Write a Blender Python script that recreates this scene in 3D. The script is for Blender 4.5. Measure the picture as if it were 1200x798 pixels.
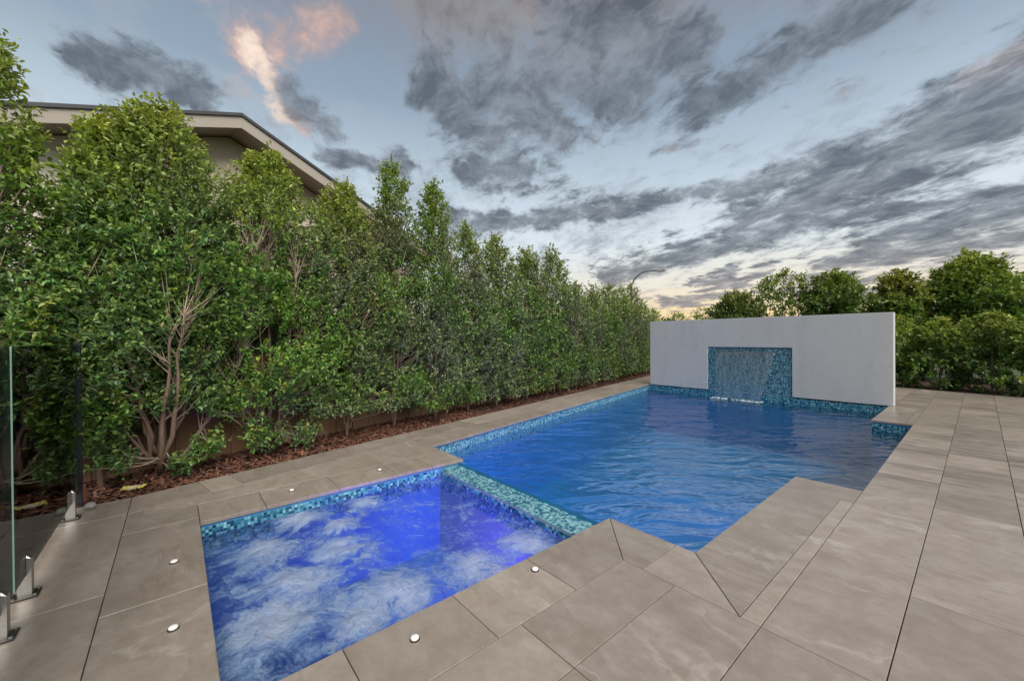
import bpy, math, random
import numpy as np
from mathutils import Vector, Matrix, noise
from mathutils.geometry import tessellate_polygon
S = bpy.context.scene
for o in list(bpy.data.objects):
    bpy.data.objects.remove(o)
COL = S.collection
R = math.radians

# ------------------------------------------------------------------ camera
cam_d = bpy.data.cameras.new('camera')
cam = bpy.data.objects.new('camera', cam_d)
COL.objects.link(cam)
right = Vector((6.46231645e-01, 7.63108687e-01, -7.05631238e-03))
down = Vector((-4.98309310e-04, -8.82444876e-03, -9.99960940e-01))
fwd = Vector((-7.63141148e-01, 6.46209920e-01, -5.32237388e-03))
mw = Matrix.Identity(4)
for i in range(3):
    mw[i][0], mw[i][1], mw[i][2] = right[i], -down[i], -fwd[i]
mw.translation = Vector((0, 0, 1.5))
cam.matrix_world = mw
cam_d.sensor_width = 36.0
cam_d.lens = 464.985 / 1200 * 36
cam_d.clip_start = 0.05
cam_d.clip_end = 3000
S.camera = cam

# ------------------------------------------------------------------ view
S.view_settings.view_transform = 'Standard'
S.view_settings.look = 'None'
S.view_settings.gamma = 1
S.view_settings.use_curve_mapping = False
S.view_settings.exposure = 1.6
S.cycles.max_bounces = 10
S.cycles.transparent_max_bounces = 12
S.cycles.caustics_reflective = False
S.cycles.caustics_refractive = False
S.cycles.use_denoising = True
S.cycles.sample_clamp_indirect = 4.0


# ------------------------------------------------------------------ node helpers
class NT:
    def __init__(self, tree):
        self.t = tree
        self.n = tree.nodes
        self.l = tree.links

    def node(self, typ, **kw):
        n = self.n.new(typ)
        for k, v in kw.items():
            setattr(n, k, v)
        return n

    def put(self, sock, v):
        if v is None:
            return
        if isinstance(v, bpy.types.NodeSocket):
            self.l.new(v, sock)
        elif isinstance(v, bpy.types.Node):
            self.l.new(v.outputs[0], sock)
        else:
            if hasattr(sock.default_value, '__len__') and not hasattr(v, '__len__'):
                v = (v,) * len(sock.default_value)
            if sock.type == 'RGBA' and len(v) == 3:
                v = (*v, 1)
            sock.default_value = v

    def math(self, op, a, b=None, c=None, clamp=False):
        n = self.node('ShaderNodeMath', operation=op, use_clamp=clamp)
        for i, v in enumerate((a, b, c)):
            if v is not None:
                self.put(n.inputs[i], v)
        return n.outputs[0]

    def vmath(self, op, a, b=None, out=0):
        n = self.node('ShaderNodeVectorMath', operation=op)
        self.put(n.inputs[0], a)
        if b is not None:
            if op == 'SCALE':
                self.put(n.inputs['Scale'], b)
            else:
                self.put(n.inputs[1], b)
        return n.outputs[out]

    def mix(self, f, a, b, blend='MIX'):
        n = self.node('ShaderNodeMix', data_type='RGBA', blend_type=blend)
        self.put(n.inputs[0], f)
        self.put(n.inputs[6], a)
        self.put(n.inputs[7], b)
        return n.outputs[2]

    def mapr(self, v, a, b, c=0.0, d=1.0, smooth=True):
        n = self.node('ShaderNodeMapRange', interpolation_type='SMOOTHSTEP' if smooth else 'LINEAR')
        for i, x in enumerate((v, a, b, c, d)):
            self.put(n.inputs[i], x)
        return n.outputs[0]

    def noise(self, vec, scale, detail=4, rough=.55, dist=0.0, dims='3D'):
        n = self.node('ShaderNodeTexNoise', noise_dimensions=dims)
        if vec is not None:
            self.put(n.inputs['Vector'], vec)
        self.put(n.inputs['Scale'], scale)
        self.put(n.inputs['Detail'], detail)
        self.put(n.inputs['Roughness'], rough)
        self.put(n.inputs['Distortion'], dist)
        return n

    def ramp(self, f, stops):
        n = self.node('ShaderNodeValToRGB')
        e = n.color_ramp.elements
        while len(e) > 1:
            e.remove(e[0])
        e[0].position = stops[0][0]
        e[0].color = (*stops[0][1], 1)
        for p, c in stops[1:]:
            x = e.new(p)
            x.color = (*c, 1)
        self.put(n.inputs[0], f)
        return n.outputs[0]

    def xyz(self, x, y, z):
        n = self.node('ShaderNodeCombineXYZ')
        for i, v in enumerate((x, y, z)):
            self.put(n.inputs[i], v)
        return n.outputs[0]

    def bump(self, h, dist=.01, strength=1.0, normal=None):
        n = self.node('ShaderNodeBump')
        self.put(n.inputs['Height'], h)
        self.put(n.inputs['Distance'], dist)
        self.put(n.inputs['Strength'], strength)
        if normal is not None:
            self.put(n.inputs['Normal'], normal)
        return n.outputs[0]


def lin(r, g, b):
    return tuple(((c / 255) / 12.92 if c <= 10 else (((c / 255) + .055) / 1.055) ** 2.4) for c in (r, g, b))


# ------------------------------------------------------------------ world
SUN_EL, SUN_AZ = 46.0, 104.0      # degrees; azimuth clockwise from +Y
W = bpy.data.worlds.new("World")
S.world = W
W.use_nodes = True
T = NT(W.node_tree)
T.n.clear()
tc = T.node('ShaderNodeTexCoord')
dirv = T.vmath('NORMALIZE', tc.outputs['Generated'])
sep = T.node('ShaderNodeSeparateXYZ')
T.put(sep.inputs[0], dirv)
dx, dy, dz = sep.outputs
az = T.math('MULTIPLY', T.math('ARCTAN2', dx, dy), 180 / math.pi)
el = T.math('MULTIPLY', T.math('ARCSINE', dz), 180 / math.pi)
nish = T.node('ShaderNodeTexSky', sky_type='NISHITA', sun_disc=False)
nish.sun_elevation = R(SUN_EL)
nish.sun_rotation = R(SUN_AZ)
nish.air_density = 1.0
nish.dust_density = 1.5
# cloud-deck coordinates: puffs foreshorten towards the horizon like real cloud layers
zz = T.math('ADD', T.math('MAXIMUM', dz, 0.0), 0.16)
pl = T.xyz(T.math('DIVIDE', dx, zz), T.math('DIVIDE', dy, zz), 0.0)
rot = T.node('ShaderNodeVectorRotate', rotation_type='Z_AXIS')
T.put(rot.inputs['Vector'], pl)
rot.inputs['Angle'].default_value = R(24)
plr = T.vmath('MULTIPLY', rot.outputs[0], (0.80, 1.02, 1.0))
w0 = T.vmath('SUBTRACT', T.noise(plr, 2.2, 5, .6).outputs['Color'], (.5, .5, .5))
plw = T.vmath('ADD', plr, T.vmath('SCALE', w0, 0.30))
n_big = T.noise(plw, 1.5, 9, .58, .0)
n_puf = T.noise(plw, 6.4, 10, .62, .1)
n_fin = T.noise(plw, 16.0, 8, .62, .2)
sw = T.node('ShaderNodeSeparateXYZ')
T.put(sw.inputs[0], w0)
azw = T.math('ADD', az, T.math('MULTIPLY', sw.outputs[0], 13.0))
elw = T.math('ADD', el, T.math('MULTIPLY', sw.outputs[1], 8.0))
P2 = T.xyz(azw, elw, 0.0)


def capsule(ax, ay, bx, by, r):
    """soft mask round a line of cloud in azimuth / elevation degrees"""
    ab = Vector((bx - ax, by - ay, 0))
    pa = T.vmath('SUBTRACT', P2, (ax, ay, 0))
    h = T.math('DIVIDE', T.vmath('DOT_PRODUCT', pa, tuple(ab), out=1), max(ab.length_squared, 1e-4), clamp=True)
    q = T.vmath('SUBTRACT', pa, T.vmath('SCALE', tuple(ab), h))
    d = T.vmath('LENGTH', q, out=1)
    return T.mapr(d, r, 0.0, 0.0, 1.0)


def maxof(ms):
    m = ms[0]
    for x in ms[1:]:
        m = T.math('MAXIMUM', m, x)
    return m


dark = maxof([
    capsule(-36, 9.2, -17, 12.8, 3.9), capsule(-19, 12.6, -6, 17.6, 7.5), capsule(-7, 17.4, 16, 26, 8.5),
    capsule(-58, 15.8, -40, 18.0, 3.8), capsule(-41, 17.8, -20, 18.4, 3.4), capsule(-21, 18.2, -10, 19.6, 3.8),
    capsule(-60, 33.0, -53, 27.0, 7.0), capsule(-52, 32.0, -43, 26.0, 8.5), capsule(-46, 33.0, -31, 29.5, 7.5),
    capsule(-42, 38, -26, 33, 7.0), capsule(-57, 24.0, -48, 22.5, 4.5),
    capsule(-96, 26.0, -89, 26.6, 3.4), capsule(-78, 28.5, -74, 26.5, 3.8), capsule(-74, 22.8, -65, 23.6, 3.4),
    capsule(-12, 7.8, 4, 8.4, 3.0), capsule(-8, 9.2, 12, 13.0, 3.6), capsule(-30, 4.4, -20, 5.0, 1.9),
    capsule(-25, 6.8, -18, 7.2, 1.5), capsule(-25, 28.0, -6, 32.0, 5.5), capsule(-20, 14, 6, 11.4, 3.0),
    capsule(-3, 3.0, 14, 3.8, 2.2), capsule(-15, 5.6, -5, 5.3, 1.6),
    capsule(-130, 22, -112, 26, 7), capsule(30, 14, 60, 19, 7), capsule(75, 24, 110, 20, 8),
    capsule(140, 18, 175, 24, 8), capsule(-175, 28, -150, 20, 7)])
fb1 = T.math('ADD', T.math('MULTIPLY', n_puf.outputs[0], .68), T.math('MULTIPLY', n_fin.outputs[0], .32))
fbc = T.math('SUBTRACT', fb1, .5)
d_dark = T.mapr(T.math('ADD', T.math('MULTIPLY', dark, 0.80), T.math('MULTIPLY', fbc, 2.2)), 0.17, 0.74)
d_gen = T.math('MULTIPLY', T.mapr(T.math('ADD', n_big.outputs[0], T.math('MULTIPLY', fbc, .7)), 0.48, 0.76), 0.60)
d_wsp = T.math('MULTIPLY', T.mapr(T.math('ADD', fb1, T.math('MULTIPLY', T.math('SUBTRACT', n_big.outputs[0], .5), .5)), 0.42, 0.72), 0.55)
veil = T.mapr(T.math('ADD', elw, T.math('MULTIPLY', az, .06)), 25.0, 37.0)
d_veil = T.math('MULTIPLY', veil, T.mapr(T.math('ADD', n_big.outputs[0], T.math('MULTIPLY', fbc, .8)), 0.24, 0.66, 0, .88))
glow = maxof([capsule(-83, 31.0, -73, 36.5, 5.0), capsule(-82, 32.0, -78, 26.5, 3.8), capsule(0, 23.2, 8, 25.0, 2.6),
              capsule(-104, 40, -88, 36, 6.0)])
d_glow = T.mapr(T.math('ADD', T.math('MULTIPLY', glow, 0.62), T.math('MULTIPLY', fbc, 2.0)), 0.16, 0.80)
core = T.mapr(T.math('ADD', T.math('MULTIPLY', capsule(-82, 31.0, -79.5, 28.0, 3.8), 0.62), T.math('MULTIPLY', fbc, 2.2)), 0.26, 0.80)
low = T.mapr(el, 11.0, 3.0)
azglow = T.mapr(T.math('ABSOLUTE', T.math('ADD', az, 20.0)), 75.0, 0.0)
K90 = T.math('DIVIDE', el, 90.0, clamp=True)
clear = T.ramp(K90, [
    (0.0, lin(242, 202, 150)), (0.035, lin(254, 228, 170)), (0.075, lin(240, 232, 214)), (0.14, lin(224, 234, 240)),
    (0.23, lin(190, 206, 220)), (0.33, lin(148, 168, 188)), (0.45, lin(124, 140, 160)), (1.0, lin(108, 124, 146))])
side = T.ramp(K90, [
    (0.0, lin(206, 204, 198)), (0.10, lin(224, 232, 236)), (0.20, lin(206, 222, 232)), (0.33, lin(148, 166, 184)),
    (0.45, lin(124, 140, 160)), (1.0, lin(108, 124, 146))])
base = T.mix(azglow, side, clear)
sky_n = T.vmath('SCALE', nish.outputs[0], 0.05)
base = T.mix(0.12, base, sky_n)
lit = T.mapr(fb1, .38, .66)
wispc = T.mix(low, lin(168, 178, 186), lin(226, 200, 178))
c1 = T.mix(d_wsp, base, wispc)
genc = T.mix(low, T.mix(lit, lin(138, 150, 162), lin(118, 128, 142)), lin(168, 158, 162))
c1 = T.mix(d_gen, c1, genc)
c1 = T.mix(d_veil, c1, T.mix(lit, lin(150, 143, 142), lin(108, 105, 110)))
c1 = T.mix(T.math('MULTIPLY', d_glow, 0.75), c1, T.mix(lit, lin(178, 150, 144), lin(222, 184, 166)))
c1 = T.mix(T.math('MULTIPLY', core, 0.85), c1, lin(246, 226, 208))
darkc = T.mix(low, T.mix(lit, lin(130, 138, 148), lin(76, 86, 99)), T.mix(lit, lin(158, 152, 156), lin(116, 114, 124)))
c1 = T.mix(T.math('MULTIPLY', d_dark, 0.86), c1, darkc)
hz = T.mapr(el, -1.5, 0.0)
c1 = T.mix(hz, lin(120, 112, 100), c1)
bg = T.node('ShaderNodeBackground')
T.put(bg.inputs[0], c1)
bg.inputs[1].default_value = 0.375
wo = T.node('ShaderNodeOutputWorld')
T.l.new(bg.outputs[0], wo.inputs[0])

# ------------------------------------------------------------------ sun (soft dusk light behind the camera)
sd = bpy.data.lights.new('sun', 'SUN')
sd.energy = 1.5
sd.angle = R(50)
sd.color = (1.0, 0.95, 0.88)
sun = bpy.data.objects.new('sun', sd)
COL.objects.link(sun)
sv = Vector((math.sin(R(SUN_AZ)) * math.cos(R(SUN_EL)), math.cos(R(SUN_AZ)) * math.cos(R(SUN_EL)), math.sin(R(SUN_EL))))
sun.rotation_euler = sv.to_track_quat('Z', 'Y').to_euler()
sun.location = sv * 50


# ------------------------------------------------------------------ materials
def material(name):
    m = bpy.data.materials.new(name)
    m.use_nodes = True
    t = NT(m.node_tree)
    t.n.clear()
    out = t.node('ShaderNodeOutputMaterial')
    return m, t, out


def principled(t, out, **kw):
    p = t.node('ShaderNodeBsdfPrincipled')
    for k, v in kw.items():
        t.put(p.inputs[k.replace('_', ' ')], v)
    if out is not None:
        t.l.new(p.outputs[0], out.inputs[0])
    return p


def simple(name, col, rough=.5, metal=0.0, nscale=18.0, namp=.25, bump=.0, spec=.5, bscale=60):
    m, t, out = material(name)
    geo = t.node('ShaderNodeNewGeometry')
    n = t.noise(geo.outputs['Position'], nscale, 6, .6)
    c = t.mix(n.outputs[0], tuple(x * (1 - namp) for x in col), tuple(min(1, x * (1 + namp)) for x in col))
    p = principled(t, out, Base_Color=c, Roughness=rough, Metallic=metal, Specular_IOR_Level=spec)
    if bump:
        t.put(p.inputs['Normal'], t.bump(t.noise(geo.outputs['Position'], bscale, 4, .6).outputs[0], bump))
    return m


def stone_material(name='honed_stone_paver', streaky=.30):
    m, t, out = material(name)
    geo = t.node('ShaderNodeNewGeometry')
    oi = t.node('ShaderNodeObjectInfo')
    off = t.vmath('SCALE', (31.7, 17.3, 5.1), oi.outputs['Random'])
    pos = t.vmath('ADD', geo.outputs['Position'], off)
    warp = t.vmath('SCALE', t.vmath('SUBTRACT', t.noise(pos, 1.4, 4, .6).outputs['Color'], (.5, .5, .5)), .6)
    pw = t.vmath('ADD', pos, warp)
    streak = t.noise(t.vmath('MULTIPLY', pw, (0.9, 3.4, 1)), 1.6, 7, .62, .3)
    cloud = t.noise(pw, 1.9, 6, .6)
    fine = t.noise(pos, 26, 5, .65)
    c = t.ramp(streak.outputs[0], [(0.26, (.205, .168, .134)), (0.44, (.252, .212, .176)), (0.56, (.276, .238, .202)),
                                   (0.76, (.350, .312, .272))])
    c = t.mix(t.mapr(cloud.outputs[0], .35, .7, 0, .6), c, (.300, .256, .218))
    # pale calcite veins
    vn = t.math('ABSOLUTE', t.math('SUBTRACT', t.noise(pw, 0.85, 5, .55, .5).outputs[0], .5))
    vein = t.math('MULTIPLY', t.mapr(vn, .022, .0), t.mapr(t.noise(pos, 1.3, 2).outputs[0], .50, .62))
    c = t.mix(t.math('MULTIPLY', vein, .65), c, (.38, .345, .30))
    # dark bedding streaks
    dn = t.math('ABSOLUTE', t.math('SUBTRACT', t.noise(t.vmath('MULTIPLY', pos, (.35, 3.2, 1)), 1.5, 7, .62, .0).outputs[0], .5))
    dk = t.math('MULTIPLY', t.mapr(dn, .03 if streaky < .5 else .055, .0), t.mapr(t.noise(pos, .8, 3).outputs[0], .48 if streaky < .5 else .40, .60))
    c = t.mix(t.math('MULTIPLY', dk, streaky), c, (.12, .098, .08))
    c = t.mix(t.mapr(fine.outputs[0], .3, .7, 0, .22), c, t.mix(.5, c, (.12, .1, .085)))
    hv = t.node('ShaderNodeHueSaturation')
    t.put(hv.inputs['Color'], c)
    t.put(hv.inputs['Value'], t.math('ADD', t.math('MULTIPLY', oi.outputs['Random'], .32), .90))
    hv.inputs['Saturation'].default_value = .86
    mot = t.noise(pos, 7.0, 6, .68).outputs[0]
    hv_in = t.mix(t.mapr(mot, .40, .66, 0, .45), c, (.19, .150, .116))
    t.put(hv.inputs['Color'], t.mix(1.0, hv_in, (1.02, 1.0, .975), 'MULTIPLY'))
    ro = t.math('ADD', t.math('MULTIPLY', cloud.outputs[0], .22), .20)
    p = principled(t, out, Base_Color=hv.outputs[0], Roughness=ro, Specular_IOR_Level=.45)
    t.put(p.inputs['Normal'], t.bump(t.math('ADD', fine.outputs[0], t.math('MULTIPLY', streak.outputs[0], .8)), .0016))
    return m


def mosaic_material(name='glass_mosaic'):
    m, t, out = material(name)
    at = t.node('ShaderNodeAttribute', attribute_name='col')
    geo = t.node('ShaderNodeNewGeometry')
    n = t.noise(geo.outputs['Position'], 120, 3, .6)
    c = t.mix(t.mapr(n.outputs[0], .3, .7, 0, .4), at.outputs['Color'], t.vmath('SCALE', at.outputs['Color'], .7))
    p = principled(t, out, Base_Color=c, Roughness=.18, Specular_IOR_Level=.6)
    t.put(p.inputs['Normal'], t.bump(n.outputs[0], .0006))
    return m


def leaf_material():
    m, t, out = material('leaf')
    at = t.node('ShaderNodeAttribute', attribute_name='col')
    p = principled(t, None, Base_Color=at.outputs['Color'], Roughness=.42, Specular_IOR_Level=.45)
    tr = t.node('ShaderNodeBsdfTranslucent')
    t.put(tr.inputs[0], t.mix(1.0, at.outputs['Color'], (1.3, 1.25, .6), 'MULTIPLY'))
    mx = t.node('ShaderNodeMixShader')
    mx.inputs[0].default_value = .26
    t.l.new(p.outputs[0], mx.inputs[1])
    t.l.new(tr.outputs[0], mx.inputs[2])
    t.l.new(mx.outputs[0], out.inputs[0])
    return m


def water_material():
    m, t, out = material('pool_water_surface')
    geo = t.node('ShaderNodeNewGeometry')
    pos = geo.outputs['Position']
    r = t.node('ShaderNodeVectorRotate', rotation_type='Z_AXIS')
    t.put(r.inputs['Vector'], pos)
    r.inputs['Angle'].default_value = R(-49)
    st = t.vmath('MULTIPLY', r.outputs[0], (.75, 1.25, 1.0))
    a = t.noise(st, 1.9, 3, .5, .6).outputs[0]
    b = t.noise(st, 6.0, 3, .5, .8).outputs[0]
    patch = t.mapr(t.noise(pos, .55, 3, .5).outputs[0], .40, .68, .15, 1.0)
    h = t.math('ADD', t.math('MULTIPLY', a, 1.0), t.math('MULTIPLY', t.math('MULTIPLY', b, patch), .34))
    bp = t.bump(h, .070, 1.0)
    fr = t.node('ShaderNodeFresnel')
    fr.inputs['IOR'].default_value = 1.33
    t.put(fr.inputs['Normal'], bp)
    gl = t.node('ShaderNodeBsdfGlossy')
    gl.inputs['Roughness'].default_value = .03
    t.put(gl.inputs['Normal'], bp)
    tr = t.node('ShaderNodeBsdfTransparent')
    tr.inputs[0].default_value = (.62, .88, .98, 1)
    mx = t.node('ShaderNodeMixShader')
    t.put(mx.inputs[0], t.math('MINIMUM', t.math('MULTIPLY', fr.outputs[0], 2.6), .46))
    t.l.new(tr.outputs[0], mx.inputs[1])
    t.l.new(gl.outputs[0], mx.inputs[2])
    t.l.new(mx.outputs[0], out.inputs[0])
    return m


def spa_material():
    m, t, out = material('churning_spa_water')
    geo = t.node('ShaderNodeNewGeometry')
    pos = geo.outputs['Position']
    at = t.node('ShaderNodeAttribute', attribute_name='foam')
    wv = t.vmath('SCALE', t.vmath('SUBTRACT', t.noise(pos, 1.8, 3, .6).outputs['Color'], (.5, .5, .5)), .50)
    wv2 = t.vmath('SCALE', t.vmath('SUBTRACT', t.noise(pos, 6.5, 4, .6).outputs['Color'], (.5, .5, .5)), .16)
    pw = t.vmath('ADD', t.vmath('ADD', pos, wv), wv2)
    n1 = t.noise(pw, 4.0, 8, .64, .4).outputs[0]
    n2 = t.noise(pw, 12, 8, .70, .3).outputs[0]
    f = t.math('ADD', t.math('ADD', t.math('MULTIPLY', n1, .80), t.math('MULTIPLY', n2, .70)),
               t.math('MULTIPLY', at.outputs['Fac'], .36))
    n3 = t.noise(pw, 48, 6, .7).outputs[0]
    foam = t.mapr(t.math('ADD', f, t.math('MULTIPLY', t.math('SUBTRACT', n3, .5), .22)), .71, 1.0, .08, 1.0)
    h = t.math('ADD', t.math('ADD', t.math('MULTIPLY', n1, 1.0), t.math('MULTIPLY', n2, .70)), t.math('MULTIPLY', n3, .12))
    bp = t.bump(h, .045, 1.0)
    fr = t.node('ShaderNodeFresnel')
    fr.inputs['IOR'].default_value = 1.33
    t.put(fr.inputs['Normal'], bp)
    gl = t.node('ShaderNodeBsdfGlossy')
    gl.inputs['Roughness'].default_value = .08
    t.put(gl.inputs['Normal'], bp)
    tr = t.node('ShaderNodeBsdfTransparent')
    tr.inputs[0].default_value = (.62, .80, .96, 1)
    # entrained bubbles: pale, and they let the lamps below shine through
    df = t.node('ShaderNodeBsdfDiffuse')
    t.put(df.inputs[0], t.mix(t.mapr(f, .86, 1.16), (.20, .33, .56), (.42, .51, .66)))
    t.put(df.inputs['Normal'], bp)
    tl = t.node('ShaderNodeBsdfTranslucent')
    tl.inputs[0].default_value = (.42, .48, .70, 1)
    bub = t.node('ShaderNodeMixShader')
    bub.inputs[0].default_value = .14
    t.l.new(df.outputs[0], bub.inputs[1])
    t.l.new(tl.outputs[0], bub.inputs[2])
    m1 = t.node('ShaderNodeMixShader')
    t.put(m1.inputs[0], t.math('MULTIPLY', foam, .86))
    t.l.new(tr.outputs[0], m1.inputs[1])
    t.l.new(bub.outputs[0], m1.inputs[2])
    m2 = t.node('ShaderNodeMixShader')
    t.put(m2.inputs[0], t.math('MULTIPLY', fr.outputs[0], .8))
    t.l.new(m1.outputs[0], m2.inputs[1])
    t.l.new(gl.outputs[0], m2.inputs[2])
    t.l.new(m2.outputs[0], out.inputs[0])
    return m


def fall_material():
    m, t, out = material('falling_water')
    geo = t.node('ShaderNodeNewGeometry')
    n = t.noise(t.vmath('MULTIPLY', geo.outputs['Position'], (6, 6, .9)), 3.0, 5, .6).outputs[0]
    bp = t.bump(n, .02)
    gl = t.node('ShaderNodeBsdfGlossy')
    gl.inputs['Roughness'].default_value = .12
    t.put(gl.inputs['Normal'], bp)
    df = t.node('ShaderNodeBsdfDiffuse')
    df.inputs[0].default_value = (.72, .80, .84, 1)
    tr = t.node('ShaderNodeBsdfTransparent')
    tr.inputs[0].default_value = (.90, .96, .97, 1)
    m1 = t.node('ShaderNodeMixShader')
    t.put(m1.inputs[0], t.mapr(n, .35, .70, .025, .10))
    t.l.new(tr.outputs[0], m1.inputs[1])
    t.l.new(df.outputs[0], m1.inputs[2])
    m2 = t.node('ShaderNodeMixShader')
    m2.inputs[0].default_value = .07
    t.l.new(m1.outputs[0], m2.inputs[1])
    t.l.new(gl.outputs[0], m2.inputs[2])
    t.l.new(m2.outputs[0], out.inputs[0])
    return m


def glass_material():
    m, t, out = material('clear_glass')
    fr = t.node('ShaderNodeFresnel')
    fr.inputs['IOR'].default_value = 1.5
    gl = t.node('ShaderNodeBsdfGlossy')
    gl.inputs['Roughness'].default_value = .01
    tr = t.node('ShaderNodeBsdfTransparent')
    tr.inputs[0].default_value = (.86, .93, .90, 1)
    mx = t.node('ShaderNodeMixShader')
    t.put(mx.inputs[0], fr.outputs[0])
    t.l.new(tr.outputs[0], mx.inputs[1])
    t.l.new(gl.outputs[0], mx.inputs[2])
    t.l.new(mx.outputs[0], out.inputs[0])
    return m


def emit(name, col, s):
    m, t, out = material(name)
    e = t.node('ShaderNodeEmission')
    t.put(e.inputs[0], col)
    e.inputs[1].default_value = s
    t.l.new(e.outputs[0], out.inputs[0])
    return m


def basin_material(name, a, b):
    m, t, out = material(name)
    geo = t.node('ShaderNodeNewGeometry')
    n = t.noise(geo.outputs['Position'], 1.1, 4, .5).outputs[0]
    f = t.noise(geo.outputs['Position'], 90, 4, .7).outputs[0]
    c = t.mix(n, a, b)
    c = t.mix(t.mapr(f, .35, .65, 0, .45), c, t.vmath('SCALE', c, .6))
    principled(t, out, Base_Color=c, Roughness=.6)
    return m


def attr_simple(name, rough=.7, spec=.3):
    m, t, out = material(name)
    at = t.node('ShaderNodeAttribute', attribute_name='col')
    geo = t.node('ShaderNodeNewGeometry')
    n = t.noise(geo.outputs['Position'], 60, 4, .6)
    c = t.mix(t.mapr(n.outputs[0], .3, .7, 0, .5), at.outputs['Color'], t.vmath('SCALE', at.outputs['Color'], .55))
    principled(t, out, Base_Color=c, Roughness=rough, Specular_IOR_Level=spec)
    return m


def render_material():
    m, t, out = material('white_render')
    geo = t.node('ShaderNodeNewGeometry')
    pos = geo.outputs['Position']
    n = t.noise(pos, 1.3, 5, .6).outputs[0]
    sm = t.noise(t.vmath('MULTIPLY', pos, (3, 3, .5)), 1.5, 4, .6).outputs[0]
    c = t.mix(n, (.47, .475, .470), (.52, .525, .520))
    c = t.mix(t.mapr(sm, .48, .72, 0, .45), c, (.42, .42, .41))
    c = t.mix(t.mapr(t.noise(pos, 9, 6, .7).outputs[0], .35, .7, 0, .25), c, (.60, .60, .59))
    p = principled(t, out, Base_Color=c, Roughness=.85, Specular_IOR_Level=.2)
    t.put(p.inputs['Normal'], t.bump(t.noise(pos, 140, 4, .7).outputs[0], .0015))
    return m


def wood_material(name, a, b, rough=.8):
    m, t, out = material(name)
    geo = t.node('ShaderNodeNewGeometry')
    oi = t.node('ShaderNodeObjectInfo')
    pos = t.vmath('ADD', geo.outputs['Position'], t.vmath('SCALE', (7, 3, 11), oi.outputs['Random']))
    g = t.noise(t.vmath('MULTIPLY', pos, (14, 14, .9)), 2.2, 6, .6, .4).outputs[0]
    c = t.mix(g, a, b)
    hv = t.node('ShaderNodeHueSaturation')
    t.put(hv.inputs['Color'], c)
    t.put(hv.inputs['Value'], t.math('ADD', t.math('MULTIPLY', oi.outputs['Random'], .5), .75))
    p = principled(t, out, Base_Color=hv.outputs[0], Roughness=rough, Specular_IOR_Level=.2)
    t.put(p.inputs['Normal'], t.bump(g, .003))
    return m


M = dict(
    stone=stone_material(), stone2=stone_material('streaked_stone_paver', .85), mosaic=mosaic_material(), leaf=leaf_material(), water=water_material(), spa=spa_material(),
    fall=fall_material(), glass=glass_material(), render=render_material(),
    glass_edge=simple('glass_edge', (.20, .34, .28), .15, namp=.1),
    basin=basin_material('blue_pebble_interior', (.020, .200, .440), (.032, .265, .530)),
    spa_basin=basin_material('spa_interior', (.050, .20, .36), (.075, .26, .44)),
    mortar=simple('mortar_bed', (.045, .040, .036), .95, namp=.3, bump=.002),
    grout=simple('pale_grout', (.22, .30, .32), .9, namp=.1),
    paling=wood_material('paling_timber', (.170, .096, .056), (.330, .200, .124)),
    rail=wood_material('rail_timber', (.07, .04, .026), (.14, .085, .05)),
    bark=simple('pale_bark', (.25, .170, .125), .85, nscale=40, namp=.45, bump=.004, spec=.2, bscale=90),
    bark_grey=simple('grey_bark', (.20, .17, .14), .85, nscale=40, namp=.45, bump=.004, spec=.2, bscale=90),
    twig=simple('twig', (.34, .27, .20), .8, nscale=40, namp=.4, spec=.2),
    chip=attr_simple('mulch_chip'), soil=simple('dark_soil', (.060, .026, .016), .95, nscale=30, namp=.5, bump=.01),
    grass=simple('dry_lawn', (.060, .075, .030), .95, nscale=3, namp=.5, bump=.02),
    steel=simple('brushed_steel', (.52, .51, .49), .36, 1.0, nscale=60, namp=.15),
    dark_steel=simple('dark_plate', (.05, .045, .04), .35, .6, namp=.2),
    black=simple('black_powdercoat', (.012, .014, .020), .35, .0, namp=.2),
    rubber=simple('dark_rubber', (.02, .018, .016), .6, namp=.2),
    porcelain=simple('white_cap', (.80, .78, .73), .35, namp=.08, nscale=60),
    fascia=simple('fascia_paint', (.36, .32, .27), .6, namp=.06),
    soffit=simple('soffit_paint', (.30, .26, .22), .8, namp=.08),
    housewall=simple('house_render', (.60, .51, .40), .9, namp=.10, bump=.002),
    cream=simple('cream_render', (.76, .70, .58), .9, namp=.08, bump=.002),
    roof=simple('roof_sheet', (.045, .046, .050), .5, namp=.15),
    frame=simple('window_frame', (.10, .10, .10), .4, namp=.1),
    winglass=simple('dark_window_glass', (.03, .035, .04), .06, namp=.1, spec=.8),
    lamp_grey=simple('lamp_steel', (.035, .035, .04), .4, .3, namp=.1),
    yellow=simple('yellow_plastic', (.62, .50, .06), .45, namp=.2), greyplas=simple('grey_plastic', (.40, .38, .33), .5, namp=.3),
    rock=simple('grey_rock', (.30, .29, .27), .85, namp=.3, bump=.004),
    terracotta=wood_material('red_timber', (.16, .06, .035), (.27, .11, .07)),
    lens=emit('pool_light_lens', (.35, .35, 1.0), 4.0),
    splash=simple('splash_foam', (.50, .57, .62), .6, namp=.08, bump=.004),
)


# ------------------------------------------------------------------ object helpers
def link(name, me, mat=None, parent=None):
    o = bpy.data.objects.new(name, me)
    COL.objects.link(o)
    if mat is not None and me is not None:
        if not me.materials:
            for m in (mat if isinstance(mat, (list, tuple)) else [mat]):
                me.materials.append(m)
    if parent is not None:
        o.parent = parent
    return o


def empty(name, loc=(0, 0, 0), rz=0.0):
    o = bpy.data.objects.new(name, None)
    COL.objects.link(o)
    o.empty_display_size = .1
    o.location = loc
    o.rotation_euler = (0, 0, rz)
    return o


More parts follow.
